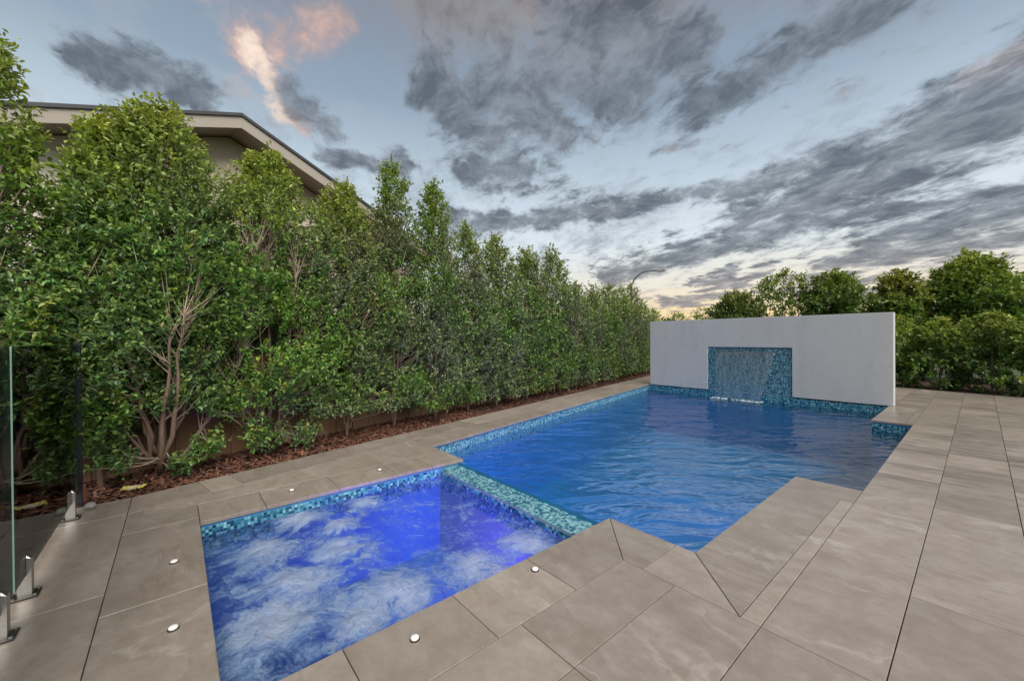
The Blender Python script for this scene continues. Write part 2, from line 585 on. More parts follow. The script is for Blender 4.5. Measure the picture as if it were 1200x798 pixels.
def tag(o, label, cat, group=None):
    o['label'] = label
    o['category'] = cat
    if group:
        o['group'] = group
    return o


def structure(name, me, mat):
    o = link(name, me, mat)
    o['kind'] = 'structure'
    return o


def pymesh(name, v, f, smooth=False, mats=None):
    me = bpy.data.meshes.new(name)
    me.from_pydata([tuple(p) for p in v], [], [tuple(q) for q in f])
    if mats is not None:
        me.polygons.foreach_set('material_index', mats)
    if smooth:
        me.polygons.foreach_set('use_smooth', [True] * len(me.polygons))
    me.update()
    return me


def npmesh(name, verts, faces, col=None, smooth=False, fattr=None):
    """verts (n,3), faces (m,k) arrays; col (n,3) point colours"""
    me = bpy.data.meshes.new(name)
    n, (m, k) = len(verts), faces.shape
    me.vertices.add(n)
    me.vertices.foreach_set('co', np.ascontiguousarray(verts, np.float32).ravel())
    me.loops.add(m * k)
    me.loops.foreach_set('vertex_index', np.ascontiguousarray(faces, np.int32).ravel())
    me.polygons.add(m)
    me.polygons.foreach_set('loop_start', np.arange(0, m * k, k, dtype=np.int32))
    me.polygons.foreach_set('use_smooth', np.full(m, smooth))
    me.update(calc_edges=True)
    if col is not None:
        a = me.attributes.new('col', 'FLOAT_COLOR', 'POINT')
        a.data.foreach_set('color', np.ascontiguousarray(np.c_[col, np.ones(n)], np.float32).ravel())
    if fattr is not None:
        a = me.attributes.new(fattr[0], 'FLOAT', 'POINT')
        a.data.foreach_set('value', np.ascontiguousarray(fattr[1], np.float32))
    return me


class MB:
    def __init__(self):
        self.v, self.f, self.m = [], [], []

    def box(self, x0, x1, y0, y1, z0, z1, mi=0):
        b = len(self.v)
        self.v += [(x, y, z) for z in (z0, z1) for y in (y0, y1) for x in (x0, x1)]
        self.f += [tuple(b + i for i in q) for q in ((0, 2, 3, 1), (4, 5, 7, 6), (0, 1, 5, 4), (2, 6, 7, 3), (0, 4, 6, 2), (1, 3, 7, 5))]
        self.m += [mi] * 6
        return self

    def cbox(self, x0, x1, y0, y1, z0, z1, c=.004):
        """box with chamfered top edge"""
        b = len(self.v)
        for (d, z) in ((0, z0), (0, z1 - c), (c, z1)):
            self.v += [(x0 + d, y0 + d, z), (x1 - d, y0 + d, z), (x1 - d, y1 - d, z), (x0 + d, y1 - d, z)]
        self.f.append((b + 3, b + 2, b + 1, b))
        for k in (0, 4):
            for i in range(4):
                j = (i + 1) % 4
                self.f.append((b + k + i, b + k + j, b + k + 4 + j, b + k + 4 + i))
        self.f.append((b + 8, b + 9, b + 10, b + 11))
        self.m += [0] * 10
        return self

    def tube(self, pts, rad, n=6, cap=True, mi=0):
        pts = [Vector(p) for p in pts]
        b = len(self.v)
        up = Vector((.13, .21, 1)).normalized()
        for i, p in enumerate(pts):
            t = (pts[min(i + 1, len(pts) - 1)] - pts[max(i - 1, 0)])
            t = t.normalized() if t.length > 1e-9 else Vector((0, 0, 1))
            a = t.cross(up)
            if a.length < .05:
                a = t.cross(Vector((1, 0, 0)))
            a.normalize()
            c = t.cross(a)
            for k in range(n):
                an = 2 * math.pi * k / n
                self.v.append(tuple(p + (a * math.cos(an) + c * math.sin(an)) * rad[i]))
        for i in range(len(pts) - 1):
            for k in range(n):
                j = (k + 1) % n
                self.f.append((b + i * n + k, b + i * n + j, b + (i + 1) * n + j, b + (i + 1) * n + k))
                self.m.append(mi)
        if cap:
            e = b + (len(pts) - 1) * n
            self.f.append(tuple(b + k for k in reversed(range(n))))
            self.f.append(tuple(e + k for k in range(n)))
            self.m += [mi, mi]
        return self

    def lathe(self, prof, n=16, mi=0):
        b = len(self.v)
        for r, z in prof:
            for k in range(n):
                an = 2 * math.pi * k / n
                self.v.append((r * math.cos(an), r * math.sin(an), z))
        for i in range(len(prof) - 1):
            for k in range(n):
                j = (k + 1) % n
                self.f.append((b + i * n + k, b + i * n + j, b + (i + 1) * n + j, b + (i + 1) * n + k))
                self.m.append(mi)
        e = b + (len(prof) - 1) * n
        self.f.append(tuple(b + k for k in reversed(range(n))))
        self.f.append(tuple(e + k for k in range(n)))
        self.m += [mi, mi]
        return self

    def prism(self, poly, z0, z1, mi=0):
        b = len(self.v)
        n = len(poly)
        self.v += [(x, y, z0) for x, y in poly] + [(x, y, z1) for x, y in poly]
        self.f += [tuple(b + i for i in reversed(range(n))), tuple(b + n + i for i in range(n))]
        self.f += [(b + i, b + (i + 1) % n, b + n + (i + 1) % n, b + n + i) for i in range(n)]
        self.m += [mi] * (n + 2)
        return self

    def mesh(self, name, smooth=False):
        return pymesh(name, self.v, self.f, smooth, self.m)


def sheet_with_hole(name, outer, holes, z):
    polys = [[Vector((x, y, z)) for x, y in p] for p in [outer] + holes]
    tris = tessellate_polygon(polys)
    vs = [v for p in polys for v in p]
    me = pymesh(name, vs, tris)
    # make every face look up
    for p in me.polygons:
        if p.normal.z < 0:
            p.flip()
    me.update()
    return me


# ------------------------------------------------------------------ plan of the site (metres; camera stands at 0,0)
BD = Vector((-0.2113283, 0.97741514, 0))       # direction of the planting bed edge
BN = Vector((0.97741514, 0.2113283, 0))        # from the bed towards the pool
B0 = Vector((-5.3328, -0.0552, 0))             # a point of the bed edge


def bed(along, off, z=0.0):
    """point: metres along the bed edge, metres behind it (away from the pool)"""
    p = B0 + BD * along - BN * off
    p.z = z
    return p


def bxy(along, off):
    p = bed(along, off)
    return (p.x, p.y)


POOL = [(-4.993, 2.72), (-6.905, 11.60), (-1.27, 11.60), (-1.27, 9.46), (-0.735, 9.46), (-0.735, 5.06), (-1.287, 5.06),
        (-1.287, 2.75), (-2.004, 2.75), (-2.004, 2.67), (-4.173, 2.67), (-4.173, 2.72)]
SPA = [(-4.173, 0.138), (-4.173, 2.40), (-2.004, 2.40), (-2.004, 0.138)]
BOTH = [(-4.173, 0.138), (-4.173, 2.72), (-4.993, 2.72), (-6.905, 11.60), (-1.27, 11.60), (-1.27, 9.46), (-0.735, 9.46),
        (-0.735, 5.06), (-1.287, 5.06), (-1.287, 2.75), (-2.004, 2.75), (-2.004, 0.138)]


def offset_poly(poly, d):
    """poly clockwise seen from above; d > 0 grows it"""
    n = len(poly)
    out = []
    for i in range(n):
        a, b, c = Vector(poly[i - 1]), Vector(poly[i]), Vector(poly[(i + 1) % n])
        e1, e2 = (b - a).normalized(), (c - b).normalized()
        n1, n2 = Vector((-e1.y, e1.x)), Vector((-e2.y, e2.x))
        k = 1 + n1.dot(n2)
        out.append(tuple(b + (n1 + n2) / k * d))
    return out


GAP = 0.016
BOTH_W = offset_poly(BOTH, GAP)

# ground, deck bed, planting bed
GR = 400
structure('ground', sheet_with_hole('ground', [(-GR, -GR), (GR, -GR), (GR, GR), (-GR, GR)], [BOTH_W[::-1]], -0.09), M['grass'])
FAR = [(-1.62, 16.02), (0.665, 15.44), (4.2, 14.55)]
deck_outer = [bxy(-14.5, 0), bxy(-.42, 0), bxy(16.6, 0), (-1.62, 16.02), (0.665, 15.44), (4.2, 14.55), (4.2, -5), (-2, -5)]
deck_outer[0] = (-5.27, -5.0)
deck_outer[1] = (-5.27, -0.345)
DECK = structure('pool_deck', sheet_with_hole('pool_deck', deck_outer, [BOTH_W[::-1]], -0.034), M['mortar'])
bedp = [(-5.27, -5), (-5.27, -.345), bxy(18, 0), bxy(18, 3.2), bxy(-.5, 3.2), (-8.5, -5)]
SOIL = structure('garden_bed', pymesh('garden_bed', [(x, y, -0.045) for x, y in bedp], [tuple(reversed(range(len(bedp))))]), M['soil'])
for p in SOIL.data.polygons:
    if p.normal.z < 0:
        p.flip()
fb = [(-1.7, 16.05), (4.4, 14.5), (5.5, 19), (-8, 21), bxy(17.2, -.5)]
FBED = structure('back_garden_bed', pymesh('back_garden_bed', [(x, y, -0.05) for x, y in fb], [tuple(range(len(fb)))]), M['soil'])
for p in FBED.data.polygons:
    if p.normal.z < 0:
        p.flip()


# ------------------------------------------------------------------ pavers
def clip(poly, a, b):
    """keep the part of a polygon left of the line a->b"""
    ax, ay = a
    bx, by = b
    out = []
    sd_ = lambda p: (bx - ax) * (p[1] - ay) - (by - ay) * (p[0] - ax)
    for i in range(len(poly)):
        p, q = poly[i], poly[(i + 1) % len(poly)]
        sp, sq = sd_(p), sd_(q)
        if sp >= 0:
            out.append(p)
        if (sp > 0 > sq) or (sp < 0 < sq):
            k = sp / (sp - sq)
            out.append((p[0] + (q[0] - p[0]) * k, p[1] + (q[1] - p[1]) * k))
    return out


def area(p):
    return .5 * sum(p[i][0] * p[(i + 1) % len(p)][1] - p[(i + 1) % len(p)][0] * p[i][1] for i in range(len(p)))


prnd = random.Random(5)
paver_cache = {}


def paver(poly, g=.0022):
    """one stone paver: polygon in plan, joint g shaved off all round, chamfered arris"""
    q = []
    for p in poly:
        if not q or (abs(p[0] - q[-1][0]) + abs(p[1] - q[-1][1])) > 1e-3:
            q.append(p)
    if len(q) > 2 and abs(q[0][0] - q[-1][0]) + abs(q[0][1] - q[-1][1]) < 1e-3:
        q.pop()
    if len(q) < 3:
        return
    if area(q) < 0:
        q = q[::-1]
    if area(q) < .004:
        return
    cx, cy = sum(p[0] for p in q) / len(q), sum(p[1] for p in q) / len(q)
    loc = [(round(p[0] - cx, 4), round(p[1] - cy, 4)) for p in q]
    key = tuple(loc)
    me = paver_cache.get(key)
    if me is None:
        cw = loc[::-1]
        a = offset_poly(cw, -g)
        c = offset_poly(cw, -g - .0022)
        n = len(a)
        v = [(x, y, -.032) for x, y in a] + [(x, y, -.0022) for x, y in a] + [(x, y, 0) for x, y in c]
        f = [tuple(range(n)), tuple(2 * n + i for i in reversed(range(n)))]
        for k in (0, n):
            f += [(k + i, k + n + i, k + n + (i + 1) % n, k + (i + 1) % n) for i in range(n)]
        me = pymesh('paver', v, f)
        me.materials.append(M['stone'])
        paver_cache[key] = me
    o = link('paver', me, None, DECK)
    if cx > -1.4 and cy > 5.5:
        o.material_slots[0].link = 'OBJECT'
        o.material_slots[0].material = M['stone2']
    o.location = (cx, cy, prnd.uniform(-.0006, .0006))
    return o


def rect(x0, x1, y0, y1):
    return [(x0, y0), (x1, y0), (x1, y1), (x0, y1)]


def run_y(x0, x1, ys, clips=()):
    for a, b in zip(ys[:-1], ys[1:]):
        p = rect(x0, x1, a, b)
        for c in clips:
            p = clip(p, *c)
        paver(p)


CW = 0.455
# spa coping on the near side, mitred into the front coping
run_y(-2.004, -1.563, [-1.2, -.60, .0, .603, 1.222, 1.81])
paver([(-2.004, 1.81), (-1.563, 1.81), (-1.563, 2.295), (-2.004, 2.75)])
# front coping of the pool
paver([(-1.563, 2.295), (-1.42, 2.295), (-1.42, 2.75), (-2.004, 2.75)])
paver([(-1.42, 2.295), (-.8355, 2.295), (-1.287, 2.75), (-1.42, 2.75)])
# step coping
paver([(-.8355, 2.295), (-.8355, 3.62), (-1.287, 3.62), (-1.287, 2.75)])
paver([(-1.287, 3.62), (-.8355, 3.62), (-.8355, 4.645), (-.738, 4.645), (-.738, 5.06), (-1.287, 5.06)])
paver(rect(-.8355, -.738, 2.295, 4.645))
# field between spa coping and the camera
run_y(-1.563, -1.1985, [-3.0, -1.65, -.45, .2, 1.371, 2.295])
run_y(-1.1985, -.738, [-3.0, -2.2, -1.0, .171, 1.371, 2.295])
run_y(-2.004, -1.563, [-4.6, -3.6, -2.4, -1.2])
run_y(-1.563, -1.1985, [-5, -4.2, -3.0])
run_y(-1.1985, -.738, [-5, -4.2, -3.0])
# right hand columns, joints staggered
FC = [(FAR[1], FAR[0]), (FAR[2], FAR[1])]


def column(x0, x1, ys):
    for a, b in zip(ys[:-1], ys[1:]):
        p = clip(clip(rect(x0, x1, a, b), (4.2, FAR[1][1] - (4.2 - FAR[1][0]) * .2537), FAR[0]), (-5, -5), (5, -5))
        if len(p) > 2:
            paver(p)


def steps(y0, d, lo=-5.0, hi=16.6):
    n0 = math.ceil((lo - y0) / d)
    ys = [lo] + [y0 + d * k for k in range(n0, n0 + 60) if lo + .05 < y0 + d * k < hi - .05] + [hi]
    mids = [(a + b) / 2 for a, b in zip(ys[:-1], ys[1:]) if d > 1 and a > 4.3 and b - a > 1.0]
    return sorted(ys + mids)


run_y(-.738, -.2655, steps(2.295, 1.2, -5, 9.46))
for i, x0 in enumerate([-.2655, .2085, .6825, 1.1565, 1.6305, 2.1045, 2.5785, 3.0525, 3.5265]):
    column(x0, x0 + .474, steps(3.22 + (i % 3) * .42 - (.55 if i == 1 else 0), 1.2))
# far end: ledge beside the wall, then the columns that carry on behind it
paver(rect(-1.27, -.835, 9.46, 10.66))
paver(rect(-1.27, -.835, 10.66, 11.60))
paver(rect(-.835, -.738, 9.46, 11.6))
run_y(-.738, -.2655, [9.46, 10.7, 11.6])
column(-.738, -.2655, [11.6, 12.6, 13.8, 15.0, 16.6])
column(-1.21, -.738, [11.6, 12.2, 13.4, 14.6, 16.6])
for k in range(1, 12):
    x1 = -1.21 - .474 * (k - 1)
    for a, b in zip([11.85, 13.0, 14.2, 15.4], [13.0, 14.2, 15.4, 16.6]):
        p = clip(clip(rect(x1 - .474, x1, a, b), FAR[0], bxy(16.6, 0)), bxy(16.6, 0), bxy(0, 0))
        if len(p) > 2:
            paver(p)
# left of the spa
for a, b in zip([-4.795, -4.29, -3.09, -2.004 - .0], [-4.29, -3.09, -2.004, -1.9]):
    if b > -2.004:
        continue
    paver(rect(a, b, -.336, .138))
for r in range(0, 10):
    y1 = -.336 - .474 * r
    y0 = y1 - .474
    xs = [-5.27 + (0 if r else .0)] + [x for x in [-4.56 + (r % 2) * .6 + 1.2 * k - (.0) for k in range(4)] if -5.1 < x < -2.1] + [-2.004]
    if r == 0:
        xs = [-5.27, -4.795, -3.36, -2.16, -2.004]
    for a, b in zip(xs[:-1], xs[1:]):
        paver(rect(a, b, y0, y1))
# coping between the spa and the bed
xl, xr = -4.64, -4.173
run_y(xl, xr, [.138, .61, 1.25, 1.87, 2.295])
# mitre at the pool corner
cA = bed(2.42, -.945)
kx = B0 - BN * -.472
# row along the pool's left edge and row along the bed, both parallel to the bed
lineL = ((xl, -1.0), (xl, 5.0))


def skew(o0, o1, al):
    for a, b in zip(al[:-1], al[1:]):
        yield [bxy(a, -o0), bxy(b, -o0), bxy(b, -o1), bxy(a, -o1)][::-1]


for p in skew(0, .472, [-.40, .22, .50, 1.70, 2.90, 4.10, 5.3, 6.5, 7.7, 8.9, 10.1, 11.3, 12.5, 13.7, 14.9, 16.6]):
    q = p
    if max(y for x, y in p) < 3.1:
        q = clip(q, (xl, 3.2), (xl, -1.5))[:]
        if not q or area(q) == 0:
            q = p
        q = clip(p if area(p) > 0 else p[::-1], (xl, -2), (xl, 4)) or p
        q = clip(q, (-9, -.336), (9, -.336)) if False else q
        q2 = clip(q, (-9, -.336), (-3, -.336))
        q = q2 if len(q2) > 2 else q
    paver(q)
for p in skew(.472, 1.60, [-.30, .9, 2.1, 2.72]):
    q = clip(p if area(p) > 0 else p[::-1], (xl, -2), (xl, 4))
    q = clip(q, (-9, -.336), (-3, -.336)) if len(q) > 2 else q
    # strip between the spa coping and the skewed row, cut by the pool's near edge
    q = clip(q, (-3, 2.72), (-9, 2.72)) if len(q) > 2 else q
    if len(q) > 2:
        paver(q)
paver([(xl, 2.295), (xr, 2.295), (xr, 2.72), (xl, 2.72)])
for a, b in zip([2.86, 3.5, 4.7, 5.9, 7.1, 8.3, 9.5, 10.7], [3.5, 4.7, 5.9, 7.1, 8.3, 9.5, 10.7, 11.85]):
    p = [bxy(a, .0 - .472), bxy(b, -.472), bxy(b, -.936), bxy(a, -.936)]
    p = p if area(p) > 0 else p[::-1]
    p = clip(p, (-3, 11.60), (-9, 11.60))
    if len(p) > 2:
        paver(p)
pc = [bxy(2.66, -.472), bxy(2.86, -.472), bxy(2.86, -.936), (-4.993, 2.72), (-4.80, 2.72)]
paver(pc if area(pc) > 0 else pc[::-1])
pe = [bxy(11.86, -.472), bxy(16.6, -.472), (-6.88, 16.6), (-6.88, 11.85), (-6.905, 11.62)]
paver(pe if area(pe) > 0 else pe[::-1])


# ------------------------------------------------------------------ pool shell
def wall_strip(poly, z0, z1, skip=()):
    v, f = [], []
    n = len(poly)
    for i in range(n):
        if i in skip:
            continue
        a, b = poly[i], poly[(i + 1) % n]
        k = len(v)
        v += [(a[0], a[1], z0), (b[0], b[1], z0), (b[0], b[1], z1), (a[0], a[1], z1)]
        f.append((k, k + 1, k + 2, k + 3))
    return v, f


POOL_W = offset_poly(POOL, GAP)
# the spillway wall is not offset: its faces are the real ones
POOL_W[9] = (POOL_W[9][0], 2.67)
POOL_W[10] = (POOL_W[10][0], 2.67)
POOL_W[8] = (POOL[8][0] + 0.0, POOL_W[8][1])
SPA_W = [(-4.173 - GAP, .138 - GAP), (-4.173 - GAP, 2.40), (-2.004 + GAP, 2.40), (-2.004 + GAP, .138 - GAP)]
ZP, ZS, ZF = -0.185, -0.135, -0.064            # pool water, spa water, spillway top
v, f = wall_strip(POOL_W, -1.45, -.0335)
k = len(v)
me_pool = bpy.data.meshes.new('pool_basin')
floor_t = tessellate_polygon([[Vector((x, y, -1.45)) for x, y in POOL_W]])
v += [(x, y, -1.45) for x, y in POOL_W]
f += [tuple(k + i for i in t_) for t_ in floor_t]
mb = MB()
mb.v, mb.f, mb.m = v, f, [0] * len(f)
pool = structure('pool_basin', mb.mesh('pool_basin'), M['basin'])
v, f = wall_strip(SPA_W, -1.0, -.0335, skip=(1,))
k = len(v)
v += [(x, y, -1.0) for x, y in SPA_W]
f.append((k + 3, k + 2, k + 1, k))
mb = MB()
mb.v, mb.f, mb.m = v, f, [0] * len(f)
mb.box(-4.30, -4.173 - GAP - .001, 2.3985, 2.74, -.6, -.0345)
mb.box(-2.004 + GAP + .001, -1.90, 2.3985, 2.74, -.6, -.0345)
spa = structure('spa_basin', mb.mesh('spa_basin'), M['spa_basin'])
spill = structure('spillway_wall', MB().box(-4.173 - GAP, -2.004 + GAP, 2.404, 2.666, -1.449, ZF - .004).mesh('spillway_wall'), M['grout'])

# ------------------------------------------------------------------ glass mosaic
PAL_BLUE = np.array([lin(*c) for c in [(34, 78, 108), (50, 110, 138), (74, 144, 160), (104, 168, 178), (138, 190, 196), (54, 122, 134), (30, 62, 90), (86, 152, 168)]])
PAL_AQUA = np.array([lin(*c) for c in [(52, 106, 132), (82, 138, 158), (116, 166, 178), (138, 184, 192), (94, 148, 164), (48, 94, 122), (126, 172, 184)]])
mrnd = np.random.default_rng(11)


def mosaic(name, org, du, dv, nu, nv, nrm, parent, pal, pitch=.0248, tile=.0225, proud=.0035):
    org, du, dv, nrm = (np.array(a, float) for a in (org, du, dv, nrm))
    uu, vv = np.meshgrid(np.arange(nu), np.arange(nv), indexing='ij')
    o = org + (uu.ravel() * pitch)[:, None] * du + (vv.ravel() * pitch)[:, None] * dv
    n = len(o)
    c = tile * .06
    cs = [(0, 0), (tile, 0), (tile, tile), (0, tile)]
    ci = [(c, c), (tile - c, c), (tile - c, tile - c), (c, tile - c)]
    lift = proud * mrnd.uniform(.75, 1.15, n)[:, None]
    V = np.empty((n, 8, 3))
    tilt = mrnd.normal(0, .0004, (n, 4))
    for i in range(4):
        V[:, i] = o + cs[i][0] * du + cs[i][1] * dv
        V[:, 4 + i] = o + ci[i][0] * du + ci[i][1] * dv + (lift + tilt[:, i:i + 1]) * nrm
    F = np.array([(4, 5, 6, 7), (0, 1, 5, 4), (1, 2, 6, 5), (2, 3, 7, 6), (3, 0, 4, 7)])
    if np.dot(np.cross(du, dv), nrm) < 0:
        F = F[:, ::-1]
    faces = (np.arange(n)[:, None, None] * 8 + F[None]).reshape(-1, 4)
    cc = pal[mrnd.integers(0, len(pal), n)] * mrnd.uniform(.8, 1.15, n)[:, None]
    me = npmesh(name, V.reshape(-1, 3), faces, np.repeat(cc, 8, 0))
    ob = link(name, me, M['mosaic'], parent)
    ob['kind'] = 'stuff'
    return ob


def band(poly, i, parent, ztop, rows, pal, name='mosaic_band'):
    a, b = Vector((*poly[i], 0)), Vector((*poly[(i + 1) % len(poly)], 0))
    d = b - a
    L = d.length
    d.normalize()
    inn = Vector((d.y, -d.x, 0))        # clockwise outline: inside is on the right
    nu = int(L / .0248)
    org = a + inn * .0006
    org.z = ztop - .0225
    mosaic(name, org, d, (0, 0, -1), nu, rows, inn, parent, pal)


for i in range(12):
    if i in (9,):
        continue
    band(POOL_W, i, pool, (-.004 if i == 1 else -.036) if i not in (9,) else ZF, 12 if i == 1 else 11, PAL_BLUE if i != 0 else PAL_AQUA)
mosaic('mosaic_band', (-4.17, 2.667, ZF - .026), (1, 0, 0), (0, 0, -1), 87, 9, (0, 1, 0), spill, PAL_AQUA)
for i in (0, 2, 3):
    band(SPA_W, i, spa, -.036, 8, PAL_BLUE)
mosaic('mosaic_band', (-4.17, 2.403, ZF - .026), (1, 0, 0), (0, 0, -1), 87, 8, (0, -1, 0), spill, PAL_BLUE)
mosaic('mosaic_top', (-4.188, 2.4045, ZF - .0035), (1, 0, 0), (0, 1, 0), 88, 11, (0, 0, 1), spill, PAL_AQUA, pitch=.0238, tile=.0216)
spill.data  # tiles above cap the wall

# ------------------------------------------------------------------ water
pw = structure('pool_water', sheet_with_hole('pool_water', offset_poly(POOL_W, -.001), [], ZP), M['water'])
JETS = [(-3.95, 1.40, .20), (-4.0, .85, .26), (-3.55, .50, .34), (-3.20, .95, .34), (-2.40, 1.05, .34), (-2.30, 1.62, .34), (-2.35, 2.10, .30), (-2.65, .42, .42), (-2.95, .62, .36), (-2.30, .80, .22), (-3.6, 1.1, .2)]
NX, NY = 110, 116
xs = np.linspace(SPA_W[0][0] + .001, SPA_W[2][0] - .001, NX)
ys = np.linspace(SPA_W[0][1] + .001, 2.3995, NY)
sv_, sf_, fo = [], [], []
for j, y in enumerate(ys):
    for i, x in enumerate(xs):
        j_ = 0.0
        for (a, b, r_) in JETS:
            wob = 1 + .5 * noise.noise(Vector((x * 3.1, y * 3.1, a * 7)))
            j_ = max(j_, math.exp(-((x - a) ** 2 + (y - b) ** 2) / (r_ * r_ * .55 * wob)))
        t1 = noise.fractal(Vector((x * 2.6, y * 2.6, 3.3)), 1.0, 2.0, 4)
        t2 = noise.fractal(Vector((x * 9, y * 9, 1.3)), .9, 2.0, 3)
        e = min(1, min(i, NX - 1 - i, j, NY - 1 - j) / 5)
        sv_.append((x, y, ZS + (.010 * t1 + .007 * t2 * (.4 + j_) + .05 * j_ * (.8 + .6 * t1)) * (.3 + .7 * e)))
        fo.append(j_)
for j in range(NY - 1):
    for i in range(NX - 1):
        a = j * NX + i
        sf_.append((a, a + 1, a + NX + 1, a + NX))
spa_w = structure('spa_water', npmesh('spa_water', np.array(sv_), np.array(sf_), None, True, ('foam', np.array(fo))), M['spa'])


# ------------------------------------------------------------------ underwater lamps (the photograph shows them lit blue and violet)
def pool_lamp(loc, nrm, power, col, label, aim, cone, size=.10):
    t_ = empty('pool_light', loc)
    q = Vector(nrm).to_track_quat('Z', 'Y')
    t_.rotation_euler = q.to_euler()
    link('rim', MB().lathe([(.105, 0), (.105, .012), (.085, .02)], 20).mesh('rim', True), M['steel'], t_)
    link('lens', MB().lathe([(.084, .012), (.082, .021), (.05, .026)], 20).mesh('lens', True), M['lens'], t_)
    tag(t_, label, 'pool light')
    ld = bpy.data.lights.new('pool_lamp', 'SPOT')
    ld.spot_size = R(cone)
    ld.spot_blend = .9
    ld.energy = power
    ld.color = col
    ld.shadow_soft_size = size
    lo = bpy.data.objects.new('pool_lamp', ld)
    COL.objects.link(lo)
    lo.parent = t_
    lo.location = (0, 0, .06)
    aimq = (Vector(aim) - Vector(loc)).to_track_quat('-Z', 'Y')
    lo.rotation_euler = (q.inverted() @ aimq).to_euler()


VIO = (.23, .09, 1.0)
BLU = (.06, .17, 1.0)
pool_lamp((-1.292, 3.5, -.60), (-1, 0, 0), 120, (.12, .10, 1.0), 'blue lit lamp under water below the stepped coping', (-5.6, 5.6, -.55), 95)
pool_lamp((-.742, 5.6, -.70), (-1, 0, 0), 80, BLU, 'blue lit lamp under water on the long deck side of the pool', (-6.6, 9.4, -.5), 80)
pool_lamp((-3.1, 2.672, -.45), (0, 1, 0), 40, BLU, 'blue lit lamp under water on the pool side of the spillway', (-4.6, 4.6, -1.0), 100)
pool_lamp((-1.995, 1.95, -.45), (-1, 0, 0), 80, VIO, 'violet lit lamp under water in the spa near the spillway end', (-3.0, 1.9, -.85), 105)
pool_lamp((-1.995, 1.05, -.45), (-1, 0, 0), 60, VIO, 'violet lit lamp under water in the spa nearest the camera', (-2.75, 2.2, -.75), 95)

# ------------------------------------------------------------------ the white feature wall
wall = empty('feature_wall', (-4.02, 11.72, 0))


def wl(p):
    return (p[0] + 4.02, p[1] - 11.72, p[2])


x0, x1, p0, p1, zt, zp = -6.85, -1.19, -5.05, -3.01, 2.0, 1.22
outl = [(x0, 0), (x0, zt), (x1, zt), (x1, 0), (p1, 0), (p1, zp), (p0, zp), (p0, 0)]
n = len(outl)
v = [wl((a, 11.60, b)) for a, b in outl] + [wl((a, 11.84, b)) for a, b in outl]
c_ = .006
vb = v
f = [(0, 1, 6, 7), (1, 2, 5, 6), (2, 3, 4, 5)]
f = [tuple(reversed(q)) for q in f]
fb_ = [tuple(n + i for i in reversed(q)) for q in f]
fs_ = [(i, (i + 1) % n, n + (i + 1) % n, n + i) for i in range(n)]
body = link('wall_body', pymesh('wall_body', vb, f + fb_ + fs_), M['render'], wall)
bm_mod = body.modifiers.new('bevel', 'BEVEL')
bm_mod.width = .008
bm_mod.segments = 2
bm_mod.limit_method = 'ANGLE'
back = link('panel_back', MB().box(p0 + .002 + 4.02, p1 - .002 + 4.02, 11.632 - 11.72, 11.80 - 11.72, -.19, zp - .002).mesh('panel_back'), M['grout'], wall)
PAL_PANEL = np.array([lin(*c) for c in [(54, 96, 118), (74, 126, 146), (98, 150, 168), (124, 172, 188), (156, 196, 208), (64, 112, 134), (42, 76, 98), (104, 156, 174)]])
mosaic('mosaic_panel', wl((p0 + .004, 11.631, -.165)), (1, 0, 0), (0, 0, 1), 82, 55, (0, -1, 0), wall, PAL_PANEL)
blade = link('spout_blade', MB().box(-4.84 + 4.02, -3.34 + 4.02, 11.56 - 11.72, 11.63 - 11.72, 1.085, 1.103).mesh('spout_blade'), M['steel'], wall)
tag(wall, 'freestanding white rendered wall with blue mosaic panel at the end of the pool', 'wall')

# the sheet of water falling from the blade and its splash
fv, ff = [], []
NU, NV = 40, 26
for j in range(NV + 1):
    t_ = j / NV
    z = 1.088 + (ZP - 1.088) * t_
    y = 11.556 - .10 * math.sqrt(t_)
    l_, r_ = -4.80 + .01 * t_, -3.36 - .32 * t_ ** 1.2
    for i in range(NU + 1):
        u = i / NU
        fv.append((l_ + (r_ - l_) * u + .006 * noise.noise(Vector((u * 14, t_ * 3, 0))), y + .008 * noise.noise(Vector((u * 22, t_ * 4, 5))), z))
for j in range(NV):
    for i in range(NU):
        a = j * (NU + 1) + i
        ff.append((a, a + 1, a + NU + 2, a + NU + 1))
fall = link('waterfall', pymesh('waterfall', fv, ff, True), M['fall'])
sol = fall.modifiers.new('thick', 'SOLIDIFY')
sol.thickness = .006
tag(fall, 'thin clear sheet of water falling down the mosaic panel into the pool', 'waterfall')
rs = random.Random(3)
sm = MB()
for k_ in range(150):
    u = rs.random()
    x = -4.86 + 1.28 * u + rs.gauss(0, .02)
    y = 11.42 + rs.gauss(0, .09)
    r_ = rs.uniform(.006, .024) * (1 - .5 * abs(y - 11.44) / .1 if abs(y - 11.44) < .1 else .5)
    h_ = rs.uniform(.3, 1.3) * r_
    b = len(sm.v)
    for a in range(6):
        an = a * math.pi / 3
        sm.v.append((x + r_ * 1.7 * math.cos(an), y + r_ * math.sin(an), ZP - .004))
    for a in range(6):
        an = a * math.pi / 3 + .3
        sm.v.append((x + r_ * math.cos(an), y + .6 * r_ * math.sin(an), ZP + h_ * .7))
    sm.v.append((x, y, ZP + h_))
    for a in range(6):
        c = (a + 1) % 6
        sm.f += [(b + a, b + c, b + 6 + c, b + 6 + a), (b + 6 + a, b + 6 + c, b + 12)]
        sm.m += [0, 0]
spl = link('splash_foam', sm.mesh('splash_foam', True), M['splash'])
spl['kind'] = 'stuff'
tag(spl, 'white froth on the pool where the falling water lands', 'foam')

